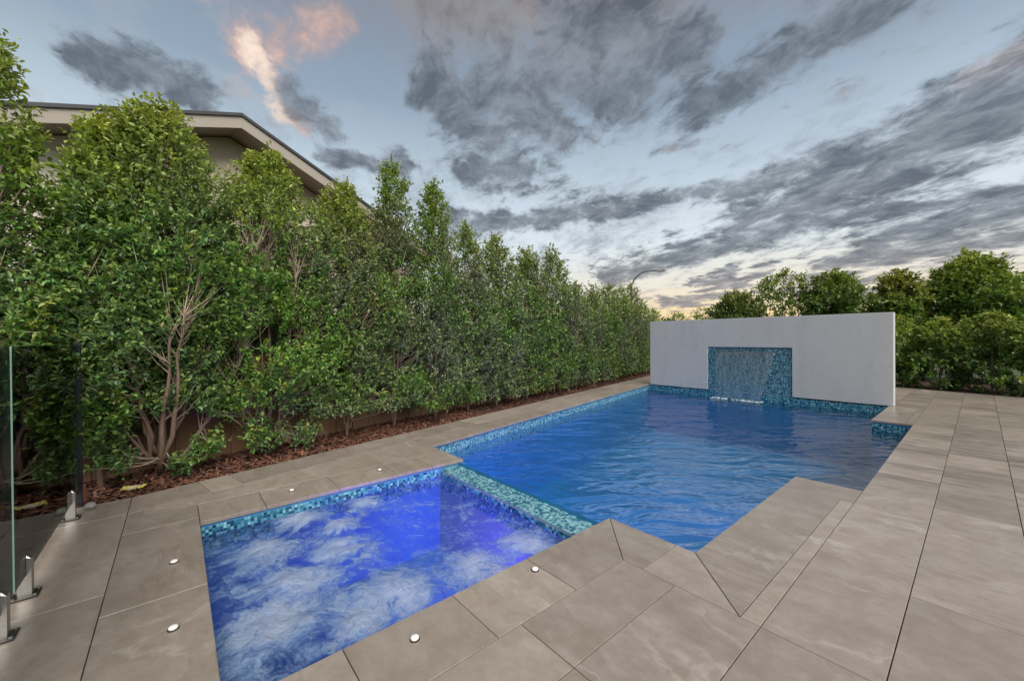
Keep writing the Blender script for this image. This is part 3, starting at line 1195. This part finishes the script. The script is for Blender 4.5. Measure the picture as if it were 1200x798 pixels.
# ------------------------------------------------------------------ paling fence behind the hedge
fence = empty('paling_fence', bed(5, .97))
fence.rotation_euler = (0, 0, math.atan2(BD.y, BD.x))
frnd = random.Random(8)
pal_me = [MB().cbox(-.080, .080, -.009, .009, -.08 - .0, 1.80 + d_, .004).mesh('paling') for d_ in (0, .006, -.008, .003)]
for k_ in range(140):
    o = link('paling', pal_me[k_ % 4], M['paling'], fence)
    o.location = (-8.3 + .145 * k_, frnd.uniform(-.002, .002) - (.019 if k_ % 2 else 0), 0)
    o.rotation_euler = (0, frnd.uniform(-.004, .004), 0)
for z in (.28, 1.45):
    link('rail', MB().box(-8.4, 12.0, .0125, .05, z, z + .075).mesh('rail'), M['rail'], fence)
post_me = MB().box(-.05, .05, .0505, .145, -.1, 1.75).mesh('post')
for k_ in range(9):
    link('post', post_me, M['rail'], fence).location = (-8.2 + 2.4 * k_, 0, 0)
tag(fence, 'brown timber paling fence standing behind the tall hedge', 'fence')

# ------------------------------------------------------------------ mulch
rng = np.random.default_rng(4)
NM = 9000
al = rng.uniform(-3.0, 17, NM)
near = rng.random(NM) < .62
al[near] = rng.uniform(-2.0, 5, near.sum())
of = rng.uniform(.02, .95, NM)
P = np.array([B0.x + BD.x * a - BN.x * o for a, o in zip(al, of)]), np.array([B0.y + BD.y * a - BN.y * o for a, o in zip(al, of)])
ok = ~((P[0] > -5.29) & (P[1] < .2))
px_, py_ = P[0][ok], P[1][ok]
NM = len(px_)
hgt = -.035 + rng.random(NM) * .035 + .02 * np.clip(of[ok], 0, .5)
L_, Wd, Th = rng.uniform(.012, .045, NM), rng.uniform(.006, .016, NM), rng.uniform(.003, .008, NM)
yaw_, pt = rng.uniform(0, 6.28, NM), rng.normal(0, .35, NM)
ux = np.c_[np.cos(yaw_) * np.cos(pt), np.sin(yaw_) * np.cos(pt), np.sin(pt)]
vx = np.c_[-np.sin(yaw_), np.cos(yaw_), np.zeros(NM)]
wx = np.cross(ux, vx)
V = np.empty((NM, 8, 3))
for i, (a, b, c) in enumerate([(-1, -1, 0), (1, -.7, 0), (1, .8, 0), (-1, 1, 0), (-.8, -.8, 1), (.8, -.6, 1), (.9, .6, 1), (-.7, .8, 1)]):
    V[:, i] = np.c_[px_, py_, hgt] + a * L_[:, None] * ux + b * Wd[:, None] * vx + c * Th[:, None] * wx
F = np.array([(4, 5, 6, 7), (0, 1, 5, 4), (1, 2, 6, 5), (2, 3, 7, 6), (3, 0, 4, 7)])
pal = np.array([(.13, .050, .030), (.19, .080, .048), (.09, .036, .024), (.26, .13, .085), (.06, .030, .022)])
cc = pal[rng.integers(0, 5, NM)] * rng.uniform(.7, 1.2, NM)[:, None]
mul = link('mulch', npmesh('mulch', V.reshape(-1, 3), (np.arange(NM)[:, None, None] * 8 + F[None]).reshape(-1, 4), np.repeat(cc, 8, 0)), M['chip'])
mul['kind'] = 'stuff'
tag(mul, 'red brown bark mulch covering the garden bed under the hedge', 'mulch')


# ------------------------------------------------------------------ plants
def leaves_mesh(name, base, axis, lens, wid, col, roll, quad=False):
    """one mesh of leaves: base points, axis directions, lengths, widths, colours"""
    n = len(base)
    axis = axis / np.linalg.norm(axis, axis=1, keepdims=True)
    ref = np.tile(np.array([0, 0, 1.0]), (n, 1))
    side = np.cross(axis, ref)
    l = np.linalg.norm(side, axis=1, keepdims=True)
    side = np.where(l < .05, np.array([[1.0, 0, 0]]), side / np.maximum(l, 1e-6))
    nor = np.cross(side, axis)
    c, s = np.cos(roll)[:, None], np.sin(roll)[:, None]
    sd2 = side * c + nor * s
    no2 = -side * s + nor * c
    L = lens[:, None]
    Wd_ = wid[:, None]
    if quad:
        V = np.stack([base, base + axis * L * .52 + sd2 * Wd_ + no2 * Wd_ * .35, base + axis * L - no2 * L * .08,
                      base + axis * L * .52 - sd2 * Wd_ + no2 * Wd_ * .35], 1)
        F = np.array([(0, 1, 2), (0, 2, 3)])
        k = 4
    else:
        V = np.stack([base, base + axis * L * .38 + sd2 * Wd_ + no2 * Wd_ * .3, base + axis * L * .72 + sd2 * Wd_ * .8 + no2 * Wd_ * .2,
                      base + axis * L - no2 * L * .12, base + axis * L * .72 - sd2 * Wd_ * .8 + no2 * Wd_ * .2,
                      base + axis * L * .38 - sd2 * Wd_ + no2 * Wd_ * .3], 1)
        F = np.array([(0, 1, 2), (0, 2, 3), (0, 3, 4), (0, 4, 5)])
        k = 6
    faces = (np.arange(n)[:, None, None] * k + F[None]).reshape(-1, 3)
    return npmesh(name, V.reshape(-1, 3), faces, np.repeat(col, k, 0))


G_MID = np.array((.130, .275, .050))
G_COOL = np.array((.125, .228, .092))
G_DARK = np.array((.075, .140, .040))
G_YOUNG = np.array((.360, .410, .070))
G_GREY = np.array((.205, .245, .165))


def vnoise(p, s, seed):
    return np.array([noise.noise(Vector((a[0] * s + seed, a[1] * s - seed * .7, a[2] * s + seed * .3))) for a in p])


def crown_points(rg, n, H, rx, ry, zmin, lump, seed, prof):
    t = rg.random(n * 3)
    pr = prof(t)
    keep = rg.random(n * 3) < pr / pr.max()
    t = t[keep][:n]
    n = len(t)
    pr = prof(t)
    an = rg.uniform(0, 2 * math.pi, n)
    rr = rg.random(n) ** .42
    z = zmin + (H - zmin) * t
    nz = np.array([noise.noise(Vector((math.cos(a) * 1.3 + seed, math.sin(a) * 1.3, zz_ * 1.25 + seed))) for a, zz_ in zip(an, z)])
    rad = pr * rr * (1 + lump * 1.6 * nz)
    return np.c_[rad * rx * np.cos(an), rad * ry * np.sin(an), z], t, rr, an


def build_tree(name, loc, label, cat, group, H, rx, ry, zmin, seed, ncl, lpc, leaf, prof, rz=0.0, nstem=4, trunk_r=.035,
               lump=.3, pal=(G_MID, G_COOL, G_YOUNG), young=.5, shoot=.2, quad=False, extra=None, bark='bark', gap=.0, twigs=.5,
               spread=.5, stemtop=.9, vis_branch=True, up=.75):
    rg = np.random.default_rng(seed)
    rd = random.Random(seed)
    root = empty(name, loc, rz)
    tag(root, label, cat, group)
    # stems
    stems = []
    for k in range(nstem):
        an = 2 * math.pi * (k / nstem) + rd.uniform(-.5, .5)
        lead = (k == 0)
        tx = (0 if lead else spread * rx * math.cos(an) * rd.uniform(.5, 1.1))
        ty = (0 if lead else spread * ry * math.sin(an) * rd.uniform(.5, 1.1))
        tz = H * (stemtop if lead else stemtop * rd.uniform(.55, .95))
        pts, rad = [], []
        m = 9
        z0 = -.06 if lead else rd.uniform(-.03, .25)
        r0 = trunk_r * (1 if lead else rd.uniform(.22, .62))
        for i in range(m):
            u = i / (m - 1)
            cv = u ** .75
            w = .05 * math.sin(u * 3.0)
            pts.append((tx * cv + rd.gauss(0, .018) * (i > 0) * H / 4, ty * cv + rd.gauss(0, .018) * (i > 0) * H / 4, z0 + (tz - z0) * u))
            rad.append(r0 * (1 - .86 * u) + .002)
        stems.append((pts, rad))
    for k, (pts, rad) in enumerate(stems):
        if k == 0:
            link('trunk', MB().tube(pts, rad, 8).mesh('trunk', True), M[bark], root)
        elif vis_branch:
            link('branch', MB().tube(pts, rad, 6).mesh('branch', True), M[bark], root)
    # shoots
    C, t, rr, an = crown_points(rg, ncl, H, rx, ry, zmin, lump, seed, prof)
    if gap > 0:
        g = vnoise(C, 2.2, seed * 1.7)
        kp = g > (-.55 + gap * (1.0 - t * .7))
        C, t, rr, an = C[kp], t[kp], rr[kp], an[kp]
    if extra is not None:
        E_, te = [], []
        for (ex, ey, ez, er, en) in extra:
            q = rg.normal(0, 1, (en, 3))
            q /= np.linalg.norm(q, axis=1, keepdims=True)
            q *= (rg.random((en, 1)) ** .4) * er
            E_.append(q + np.array((ex, ey, ez)))
            te += [.45] * en
        E_ = np.concatenate(E_)
        C = np.concatenate([C, E_])
        t = np.concatenate([t, te])
        an = np.concatenate([an, np.arctan2(E_[:, 1], E_[:, 0])])
        rr = np.concatenate([rr, np.full(len(E_), .9)])
    n = len(C)
    D = np.c_[np.cos(an) * (.35 + .5 * rr), np.sin(an) * (.35 + .5 * rr), np.full(n, up)] + rg.normal(0, .38, (n, 3))
    D /= np.linalg.norm(D, axis=1, keepdims=True)
    sl = shoot * rg.uniform(.6, 1.3, n)
    # shoot colour
    cn = vnoise(C, 1.1, seed + 40)
    cold = np.clip(.5 + cn * 1.3 + rg.normal(0, .2, n), 0, 1)[:, None]
    base = pal[0] * (1 - cold) + pal[1] * cold
    yy = np.clip((t - .56) * 2.1, 0, 1) * young + (rg.random(n) < .05 * young) * .7
    yy = np.clip(yy * (.55 + .9 * rg.random(n)), 0, 1)[:, None]
    shc = base * (1 - yy) + pal[2] * yy
    # leaves along each shoot
    pos = (np.arange(lpc) + .5) / lpc
    B = (C[:, None, :] + D[:, None, :] * (sl[:, None] * (pos[None] - .45))[:, :, None]).reshape(-1, 3)
    N = n * lpc
    B += rg.normal(0, .012, (N, 3))
    ax = np.repeat(D, lpc, 0) * .55 + rg.normal(0, .62, (N, 3))
    cl = np.repeat(shc, lpc, 0) * rg.uniform(.55, 1.5, N)[:, None]
    tip = np.tile(pos > .78, n)[:, None]
    cl = np.where(tip, cl * .65 + pal[2] * .35 * min(1, .35 + young), cl)
    lens = leaf * rg.uniform(.65, 1.25, N)
    me = leaves_mesh('crown', B, ax, lens, lens * rg.uniform(.20, .30, N), cl, rg.uniform(-.9, .9, N), quad)
    cr = link('crown', me, M['leaf'], root)
    cr['kind'] = 'stuff'
    # twigs
    if twigs > 0:
        mt = MB()
        idx = [i for i in range(n) if rd.random() < twigs]
        sp = np.array([np.array(p) * (1 - q) + np.array(p2) * q for pts, _ in stems for p, p2 in zip(pts[1:-1], pts[2:]) for q in (0, .25, .5, .75)])
        for i in idx:
            c = C[i]
            dd = np.linalg.norm((sp - c) * np.array((1, 1, 1.0)) + np.array((0, 0, .25)), axis=1)
            s = sp[np.argsort(dd)[rd.randrange(min(8, len(dd)))]]
            tipp = c + D[i] * sl[i] * .45
            if np.linalg.norm(s - c) > .9 or rd.random() < .45:
                s = c - D[i] * sl[i] * rd.uniform(.6, 1.0)
                mt.tube([s, c, tipp], [.0022, .0020, .001], 3, False)
            else:
                mid = (s + c) / 2 + np.array((0, 0, -.03))
                mt.tube([s, mid, c, tipp], [.006, .0045, .003, .0012], 3, False)
        if mt.v:
            tw = link('twigs', mt.mesh('twigs'), M['twig'], root)
            tw['kind'] = 'stuff'
    return root


def prof_hedge(t):
    return (.80 + .20 * np.sin(np.pi * np.clip(t * 1.25, 0, 1))) * np.clip(1 - t ** 3.2, 0, 1) ** .62


def prof_cone(t):
    return (.80 + .20 * np.sin(np.pi * np.clip(t * 1.5, 0, 1))) * np.clip(1 - t ** 2.3, 0, 1) ** .72


def prof_round(t):
    return np.sqrt(np.clip(1 - (2 * t - .95) ** 2, 0.02, 1))


BRZ = math.atan2(BD.y, BD.x)       # local x runs along the bed, local y points behind it
HG = 'trees of the tall hedge along the garden bed'
hedge = [
    # along, off, H, rx, ry, zmin, ncl, lpc, label, prof, kw
    (-2.1, .62, 4.0, .72, .62, .35, 900, 13, 'hedge tree behind the glass fence, farthest from the pool', prof_hedge, {}),
    (-1.10, .62, 4.25, .36, .50, .35, 800, 13, 'hedge tree behind the glass fence with its top above the house eave', prof_hedge, {}),
    (-.42, .66, 3.85, .34, .50, .45, 800, 14, 'hedge tree just behind the slim black post', prof_hedge, {}),
    (.05, .66, 4.22, .66, .60, .78, 1350, 14, 'hedge tree with a thick bare branching trunk in front of the house gable', prof_hedge,
     dict(nstem=17, trunk_r=.050, spread=1.0, twigs=.5, stemtop=.50, gap=.22, extra=[(-.42, -.18, .33, .20, 34), (.34, -.25, .30, .18, 30), (.10, -.34, .16, .10, 12), (.02, -.42, 1.85, .36, 80), (-.30, -.36, 1.35, .26, 40), (.34, -.36, 1.45, .24, 36)])),
    (1.16, .60, 4.05, .72, .58, .62, 1250, 14, 'hedge tree with many pale bare stems at mid height, beside the thick trunked one', prof_hedge,
     dict(nstem=15, trunk_r=.028, spread=.8, twigs=.55, stemtop=.72, extra=[(-.15, -.22, .32, .24, 40), (.35, -.25, .22, .18, 24)])),
    (2.25, .60, 3.95, .62, .55, .45, 1100, 13, 'hedge tree under the low end of the house roof', prof_hedge, dict(nstem=6)),
    (3.12, .60, 4.62, .58, .54, .35, 1000, 13, 'tallest narrow pointed hedge tree just past the house roof', prof_cone, dict(nstem=6)),
    (4.05, .58, 4.55, .62, .54, .30, 1000, 13, 'second tall pointed hedge tree, next to the tallest one', prof_cone, dict(nstem=6)),
    (4.95, .58, 3.90, .66, .52, .25, 850, 12, 'lower hedge tree right after the two pointed ones', prof_hedge, dict(nstem=6)),
    (5.85, .56, 3.85, .72, .52, .22, 850, 12, 'round topped hedge tree halfway along the pool', prof_hedge, dict(nstem=5)),
    (7.05, .56, 3.78, .80, .52, .20, 850, 12, 'first of two broad hedge trees before the hedge steps down', prof_hedge, dict(nstem=5)),
    (8.35, .56, 4.02, .82, .52, .20, 850, 12, 'broad hedge tree at the step down, highest of the far half', prof_hedge, dict(nstem=5)),
    (9.60, .56, 3.20, .70, .52, .18, 650, 11, 'low hedge tree at the start of the lowest stretch', prof_hedge, dict(nstem=4)),
    (10.8, .56, 3.24, .70, .52, .18, 600, 11, 'second hedge tree of the lowest stretch', prof_hedge, dict(nstem=4)),
    (12.0, .56, 3.36, .70, .52, .18, 600, 11, 'third hedge tree of the lowest stretch, two before the street lamp', prof_hedge, dict(nstem=4)),
    (13.1, .56, 3.50, .66, .52, .18, 550, 11, 'hedge tree just left of the street lamp stem', prof_hedge, dict(nstem=4)),
    (14.1, .56, 3.62, .66, .52, .18, 550, 11, 'hedge tree in front of the street lamp stem', prof_hedge, dict(nstem=4)),
    (15.3, .56, 3.05, .66, .52, .15, 550, 11, 'last hedge tree, beside the left end of the white wall', prof_hedge, dict(nstem=4)),
    (16.5, .45, 2.75, .66, .52, .15, 450, 10, 'hedge tree partly hidden behind the left end of the white wall', prof_hedge, dict(nstem=3)),
]
for i, (a_, o_, H_, rx_, ry_, zm, nc, lp, lab, pf, kw) in enumerate(hedge):
    far = a_ > 5.5
    k_ = dict(nstem=5, trunk_r=.030, stemtop=.75, lump=.46, young=.85 if a_ < 3 else .5, quad=far, gap=.42 if not far else .12,
              twigs=.42 if not far else .15, shoot=.22 if not far else .26, pal=(G_MID, G_COOL, G_YOUNG) if a_ < 6 else (G_MID * .78, G_GREY * .62, G_YOUNG * .9))
    if a_ > 2 and a_ < 6:
        k_['pal'] = (G_MID * .9, G_GREY * .85, G_YOUNG * .9)
    k_.update(kw)
    build_tree('hedge_tree', bed(a_, o_, -.03), lab, 'hedge tree', HG, H_, rx_ * 1.28, ry_ * 1.12, zm, 100 + i, int(nc * (2.5 if not far else 2.0)), lp, .056 if not far else .074, pf,
               rz=BRZ, **k_)

# trees and shrubs at the far end
BT = 'trees standing beyond the white wall'
back_trees = [
    ('garden_tree', (-7.55, 20.5), 3.75, 1.0, 1.0, 1.0, 420, 11, 'dark round tree above the white wall, left of the sparse tree', prof_round, dict(pal=(G_MID * .8, G_DARK, G_YOUNG * .7))),
    ('garden_tree', (-6.15, 22.2), 4.75, 1.35, 1.2, 1.2, 330, 9, 'sparse tree with sky showing through above the white wall', prof_round, dict(pal=(G_MID, G_DARK, G_YOUNG), gap=.5, lump=.6)),
    ('garden_tree', (-4.35, 22.9), 4.55, 1.15, 1.2, 1.0, 700, 11, 'broad dense tree rising behind the right part of the white wall', prof_round, dict(pal=(G_MID * .9, G_DARK, G_YOUNG * .8))),
    ('garden_tree', (-1.80, 18.9), 3.75, .66, .8, .4, 620, 12, 'tree with orange tinged top just right of the white wall', prof_round, dict(pal=(G_MID, G_DARK, np.array((.34, .33, .06))), young=.8)),
    ('garden_tree', (-.25, 19.9), 4.25, 1.15, 1.1, .5, 1000, 12, 'tallest bright green tree at the right edge behind the shrubs', prof_round, dict(pal=(G_MID, G_MID * .9, G_YOUNG))),
    ('garden_tree', (1.25, 20.6), 3.45, 1.0, 1.0, .4, 700, 12, 'grey green tree at the right margin behind the shrubs', prof_round, dict(pal=(G_COOL, G_GREY, G_YOUNG * .8))),
    ('garden_tree', (-16.8, 32.8), 3.75, .9, .9, 1.0, 160, 8, 'small far treetop above the wall, nearer the street lamp', prof_round, dict(twigs=.1)),
    ('garden_tree', (-14.5, 32.4), 3.95, .9, .9, 1.0, 160, 8, 'small far treetop above the wall, second from the street lamp', prof_round, dict(twigs=.1)),
]
for i, (nm, (x, y), H_, rx_, ry_, zm, nc, lp, lab, pf, kw) in enumerate(back_trees):
    k_ = dict(nstem=6, trunk_r=.06, lump=.50, young=.8, quad=True, gap=.30, twigs=.1, shoot=.34, spread=.8, stemtop=.85, up=.45, bark='bark_grey')
    k_.update(kw)
    k_['pal'] = tuple(np.array(c) * q for c, q in zip(k_['pal'] if 'pal' in k_ else (G_MID, G_COOL, G_YOUNG), (.75, .75, .85)))
    build_tree(nm, (x, y, -.09), lab, 'tree', BT, H_, rx_ * 1.1, ry_ * 1.1, zm, 300 + i, int(nc * 2.2), lp, .15, pf, **k_)
SG = 'shrubs along the far edge of the deck'
for i, (x, y, H_, rx_, lab) in enumerate([
        (-1.75, 16.75, 2.1, .70, 'dark leafy shrub beside the right end of the white wall'),
        (-.75, 16.75, 2.0, .72, 'leafy shrub at the deck edge, second from the white wall'),
        (.20, 16.55, 2.15, .74, 'light green leafy shrub at the deck edge in front of the tallest tree'),
        (1.15, 16.40, 1.95, .74, 'leafy shrub at the far right end of the deck edge'),
        (2.15, 16.2, 2.0, .74, 'leafy shrub past the right margin at the deck edge'),
        (-2.8, 17.2, 2.0, .74, 'leafy shrub hidden behind the right part of the white wall')]):
    build_tree('shrub', (x, y, -.07), lab, 'shrub', SG, H_, rx_ * 1.1, .78, -.10, 400 + i, 620, 15, .11, prof_round, nstem=6, trunk_r=.02, lump=.85,
               pal=(G_MID * .8, G_DARK * .9, G_YOUNG * .9), young=.8, shoot=.15, quad=True, gap=.62, twigs=.25, spread=.8, bark='bark_grey')
# far wood beyond the gardens, one mass
rg = np.random.default_rng(77)
NW = 9000
ax_ = rg.uniform(-1.9, 1.0, NW)
wr = rg.uniform(70, 100, NW)
wz = rg.random(NW) * (2.6 + 1.2 * np.sin(ax_ * 9) + .9 * np.sin(ax_ * 23 + 1))
Bp = np.c_[np.sin(ax_) * wr, np.cos(ax_) * wr, wz]
wood = link('far_treeline', leaves_mesh('far_treeline', Bp, rg.normal(0, 1, (NW, 3)), rg.uniform(.8, 1.6, NW), rg.uniform(.4, .7, NW),
            G_DARK * rg.uniform(.6, 1.3, NW)[:, None], rg.uniform(-1, 1, NW), True), M['leaf'])
wood['kind'] = 'stuff'
tag(wood, 'low far line of trees along the horizon behind the gardens', 'treeline')

# ------------------------------------------------------------------ house behind the hedge
ap = bed(1.665, 3.0)      # below the gable's apex
house = empty('house', (ap.x, ap.y, -.09), BRZ)
PZ, HW, SL, DEP = 5.68, 4.6, .385, 9.0
OV = .62


def gable(hw, z_apex, y0, y1, z_low=None, th=None):
    """solid prism under or along the two roof slopes; x runs along the gable"""
    zl = z_apex - SL * hw
    if th is None:
        pts = [(-hw, 0), (hw, 0), (hw, zl), (0, z_apex), (-hw, zl)]
        fr = [(0, 1, 2, 3, 4)]
    else:
        pts = [(-hw, zl - th), (0, z_apex - th), (hw, zl - th), (hw, zl), (0, z_apex), (-hw, zl)]
        fr = [(0, 1, 4, 5), (1, 2, 3, 4)]
    n_ = len(pts)
    v_ = [(x, y0, z) for x, z in pts] + [(x, y1, z) for x, z in pts]
    f_ = list(fr) + [tuple(n_ + i for i in reversed(q)) for q in fr]
    f_ += [(i, n_ + i, n_ + (i + 1) % n_, (i + 1) % n_) for i in range(n_)]
    return v_, f_


for nm, args, mt in (('roof', (HW + .02, PZ, -.03, DEP, None, .055), 'roof'),
                     ('barge_board', (HW, PZ - .057, 0.0, .03, None, .205), 'fascia'),
                     ('soffit', (HW - .02, PZ - .20, .032, OV - .003, None, .02), 'soffit'),
                     ('wall', (HW - .62, PZ - .235, OV, DEP - .3), 'housewall')):
    v_, f_ = gable(*args)
    link(nm, pymesh(nm, v_, f_), M[mt], house)
win = link('window', MB().box(-4.12, -2.86, OV - .025, OV - .002, 2.35, 3.75).mesh('window'), M['winglass'], house)
for (a, b, c, d) in ((-4.18, -4.10, 2.29, 3.81), (-2.88, -2.80, 2.29, 3.81), (-4.10, -2.88, 3.73, 3.81), (-4.10, -2.88, 2.29, 2.37), (-3.52, -3.46, 2.37, 3.73)):
    link('frame', MB().box(a, b, OV - .05, OV - .026, c, d).mesh('frame'), M['frame'], win)
link('render_panel', MB().box(-2.74, -1.7, OV - .03, OV - .002, 0, 4.36).mesh('render_panel'), M['cream'], house)
tag(house, 'neighbouring house gable with beige fascia and dark roof above the hedge', 'house')

# ------------------------------------------------------------------ street lamp
lampb = empty('street_lamp', (-17.06, 26.31, -.09))
hd = Vector((1.46, 1.74, 0))
pts = [(0, 0, 0), (0, 0, 3), (0, 0, 5.2)]
for k_ in range(1, 10):
    a = k_ / 9 * math.pi / 2
    pts.append((hd.x * .62 * (1 - math.cos(a)), hd.y * .62 * (1 - math.cos(a)), 5.2 + 1.40 * math.sin(a)))
pts.append((hd.x * .74, hd.y * .74, 6.62))
link('pole', MB().tube(pts, [.085, .075, .062] + [.05] * 9 + [.045], 8).mesh('pole', True), M['lamp_grey'], lampb)
hm = MB()
q0, q1 = hd * .72, hd * 1.14
dv_ = hd.normalized()
sd_ = Vector((-dv_.y, dv_.x, 0))
prf = [(0, .05, .05), (.25, .11, .06), (.7, .15, .075), (1.0, .06, .03)]
hv, hf = [], []
for (u, w_, h_) in prf:
    c = q0 + (q1 - q0) * u + Vector((0, 0, 6.62))
    hv += [tuple(c + sd_ * w_ + Vector((0, 0, -h_))), tuple(c - sd_ * w_ + Vector((0, 0, -h_))), tuple(c - sd_ * w_ * .7 + Vector((0, 0, h_))), tuple(c + sd_ * w_ * .7 + Vector((0, 0, h_)))]
for i in range(3):
    hf += [(i * 4 + k_, i * 4 + (k_ + 1) % 4, i * 4 + 4 + (k_ + 1) % 4, i * 4 + 4 + k_) for k_ in range(4)]
hf += [(3, 2, 1, 0), (12, 13, 14, 15)]
link('lamp_head', pymesh('lamp_head', hv, hf), M['lamp_grey'], lampb)
tag(lampb, 'unlit street lamp with a curved arm rising behind the far hedge', 'street lamp')

# ------------------------------------------------------------------ frameless glass fence
GY = -.69
gf = empty('glass_fence', (-3.9, GY, 0))


def glass_panel(xa, xb, z0, z1):
    mb = MB()
    mb.box(xa + 3.9, xb + 3.9, -.006, .006, z0, z1)
    me = mb.mesh('glass_panel')
    me.materials.append(M['glass'])
    me.materials.append(M['glass_edge'])
    for p in me.polygons:
        p.material_index = 0 if abs(p.normal.y) > .5 else 1
    return link('glass_panel', me, None, gf)


glass_panel(-5.315, -3.412, .13, 1.475)
glass_panel(-3.378, -1.95, .13, 1.475)
spm = MB()
# two jaws with a slot for the glass, bevelled tops
for sy in (-1, 1):
    ya, yb = sorted((sy * .0075, sy * .028))
    b = len(spm.v)
    spm.v += [(-.027, ya, .012), (.027, ya, .012), (.027, yb, .012), (-.027, yb, .012),
              (-.027, ya, .232), (.027, ya, .232), (.027, yb, .222), (-.027, yb, .222),
              (-.020, ya, .246), (.020, ya, .246)]
    q_ = [(3, 2, 1, 0), (0, 1, 5, 4), (2, 3, 7, 6), (1, 2, 6, 5), (3, 0, 4, 7), (4, 5, 9, 8), (6, 7, 4, 8), (6, 8, 9), (6, 9, 5)]
    spm.f += [tuple(b + i for i in q) for q in q_]
    spm.m += [0] * len(q_)
spm.box(-.0268, .0268, -.0074, .0074, .012, .128)
sp_me = spm.mesh('spigot')
bp_me = MB().cbox(-.055, .055, -.055, .055, .0005, .012, .003).mesh('base_plate')
bolt_me = MB().lathe([(.009, .012), (.009, .018), (.006, .020)], 8).mesh('bolt')
for x in (-4.967, -3.645, -3.195, -2.2):
    s_ = link('spigot', sp_me, M['steel'], gf)
    s_.location = (x + 3.9, 0, 0)
    link('base_plate', bp_me, M['dark_steel'], s_)
    for a, b in ((-.042, -.042), (.042, .042), (-.042, .042), (.042, -.042)):
        link('bolt', bolt_me, M['steel'], s_).location = (a, b, 0)
tag(gf, 'frameless clear glass pool fence clamped in steel spigots at the left', 'glass fence')
bpst = empty('fence_post', (-5.345, GY + .0, -.04))
link('post', MB().cbox(-.022, .022, -.022, .022, 0, 1.525, .003).mesh('post'), M['black'], bpst)
link('cap', MB().cbox(-.025, .025, -.025, .025, 1.5255, 1.535, .003).mesh('cap'), M['black'], bpst)
tag(bpst, 'slim black steel post at the garden end of the glass fence', 'post')

# ------------------------------------------------------------------ small white caps set on the paving
CG = 'white round caps on the paving round the spa'
cap_me = MB().lathe([(.020, .0045), (.0215, .010), (.0195, .015), (.013, .018), (.004, .019)], 18).mesh('dome', True)
rim_me = MB().lathe([(.0255, .0008), (.0255, .0035), (.0235, .0045)], 18).mesh('rim', True)
for (x, y, lab) in [
        (-3.53, -.023, 'white round cap on the paving left of the spa, nearer the hedge'),
        (-2.717, -.024, 'white round cap on the paving left of the spa, nearest the camera side'),
        (-1.829, .898, 'white round cap on the near spa coping, lower of the two'),
        (-1.864, 1.760, 'white round cap on the near spa coping, close to the spillway'),
        (-4.43, .866, 'white round cap on the hedge side coping of the spa, nearer the glass fence'),
        (-4.45, 1.769, 'white round cap on the hedge side coping of the spa, nearer the spillway')]:
    t_ = empty('deck_cap', (x, y, 0), prnd.uniform(0, 6))
    link('dome', cap_me, M['porcelain'], t_)
    link('rim', rim_me, M['rubber'], t_)
    tag(t_, lab, 'deck cap', CG)

# ------------------------------------------------------------------ litter in the bed
rr_ = random.Random(21)


def wrapper(loc, rz, label, L=.20, seed=1):
    v_, f_, m_ = [], [], []
    nu, nv = 12, 6
    for i in range(nu + 1):
        u = i / nu
        for j in range(nv + 1):
            w_ = j / nv - .5
            cr_ = noise.noise(Vector((u * 5, w_ * 3, seed * 3.1)))
            v_.append(((u - .5) * L * (1 + .25 * w_) + .012 * cr_, w_ * .085 * (1 + .5 * noise.noise(Vector((u * 6, 2, seed)))),
                       .014 + .022 * abs(cr_) + .05 * max(0, w_) * (.6 + cr_)))
    for i in range(nu):
        for j in range(nv):
            k = i * (nv + 1) + j
            f_.append((k, k + nv + 1, k + nv + 2, k + 1))
            m_.append(0 if (i < 3 or i >= 9) != (noise.noise(Vector((i * .7, j * .9, seed))) > .18) else 1)
    me = pymesh('plastic_wrapper', v_, f_, False, m_)
    me.materials.append(M['yellow'])
    me.materials.append(M['greyplas'])
    o = link('plastic_wrapper', me)
    o.modifiers.new('thick', 'SOLIDIFY').thickness = .002
    o.location = loc
    o.rotation_euler = (.05, -.05, rz)
    tag(o, label, 'wrapper', 'plastic wrappers lying in the garden bed')


wrapper(bed(-.24, .30, -.01), 1.05, 'crumpled yellow and grey plastic wrapper on the mulch by the thick trunk', .19, 1)
wrapper(bed(-.84, .36, -.01), .95, 'yellow and grey plastic wrapper on the mulch seen through the glass fence', .24, 2)
stk = link('timber_stake', MB().tube([(0, 0, -.05), (.005, .004, .08), (.02, .01, .17)], [.028, .027, .024], 8).mesh('timber_stake'), M['terracotta'])
stk.location = bed(-.60, .20, 0)
tag(stk, 'short reddish timber stake in the mulch beside the black post', 'stake')
rv = []
rk = MB().lathe([(.02, 0), (.045, .012), (.05, .03), (.035, .05), (.012, .058)], 9)
rk.v = [(x * (1 + .3 * noise.noise(Vector((x * 30, y * 30, z * 30)))), y * .8, z) for x, y, z in rk.v]
rko = link('rock', rk.mesh('rock'), M['rock'])
rko.location = (-5.16, -.60, 0.0)
tag(rko, 'small grey stone on the paving at the foot of the black post', 'stone')
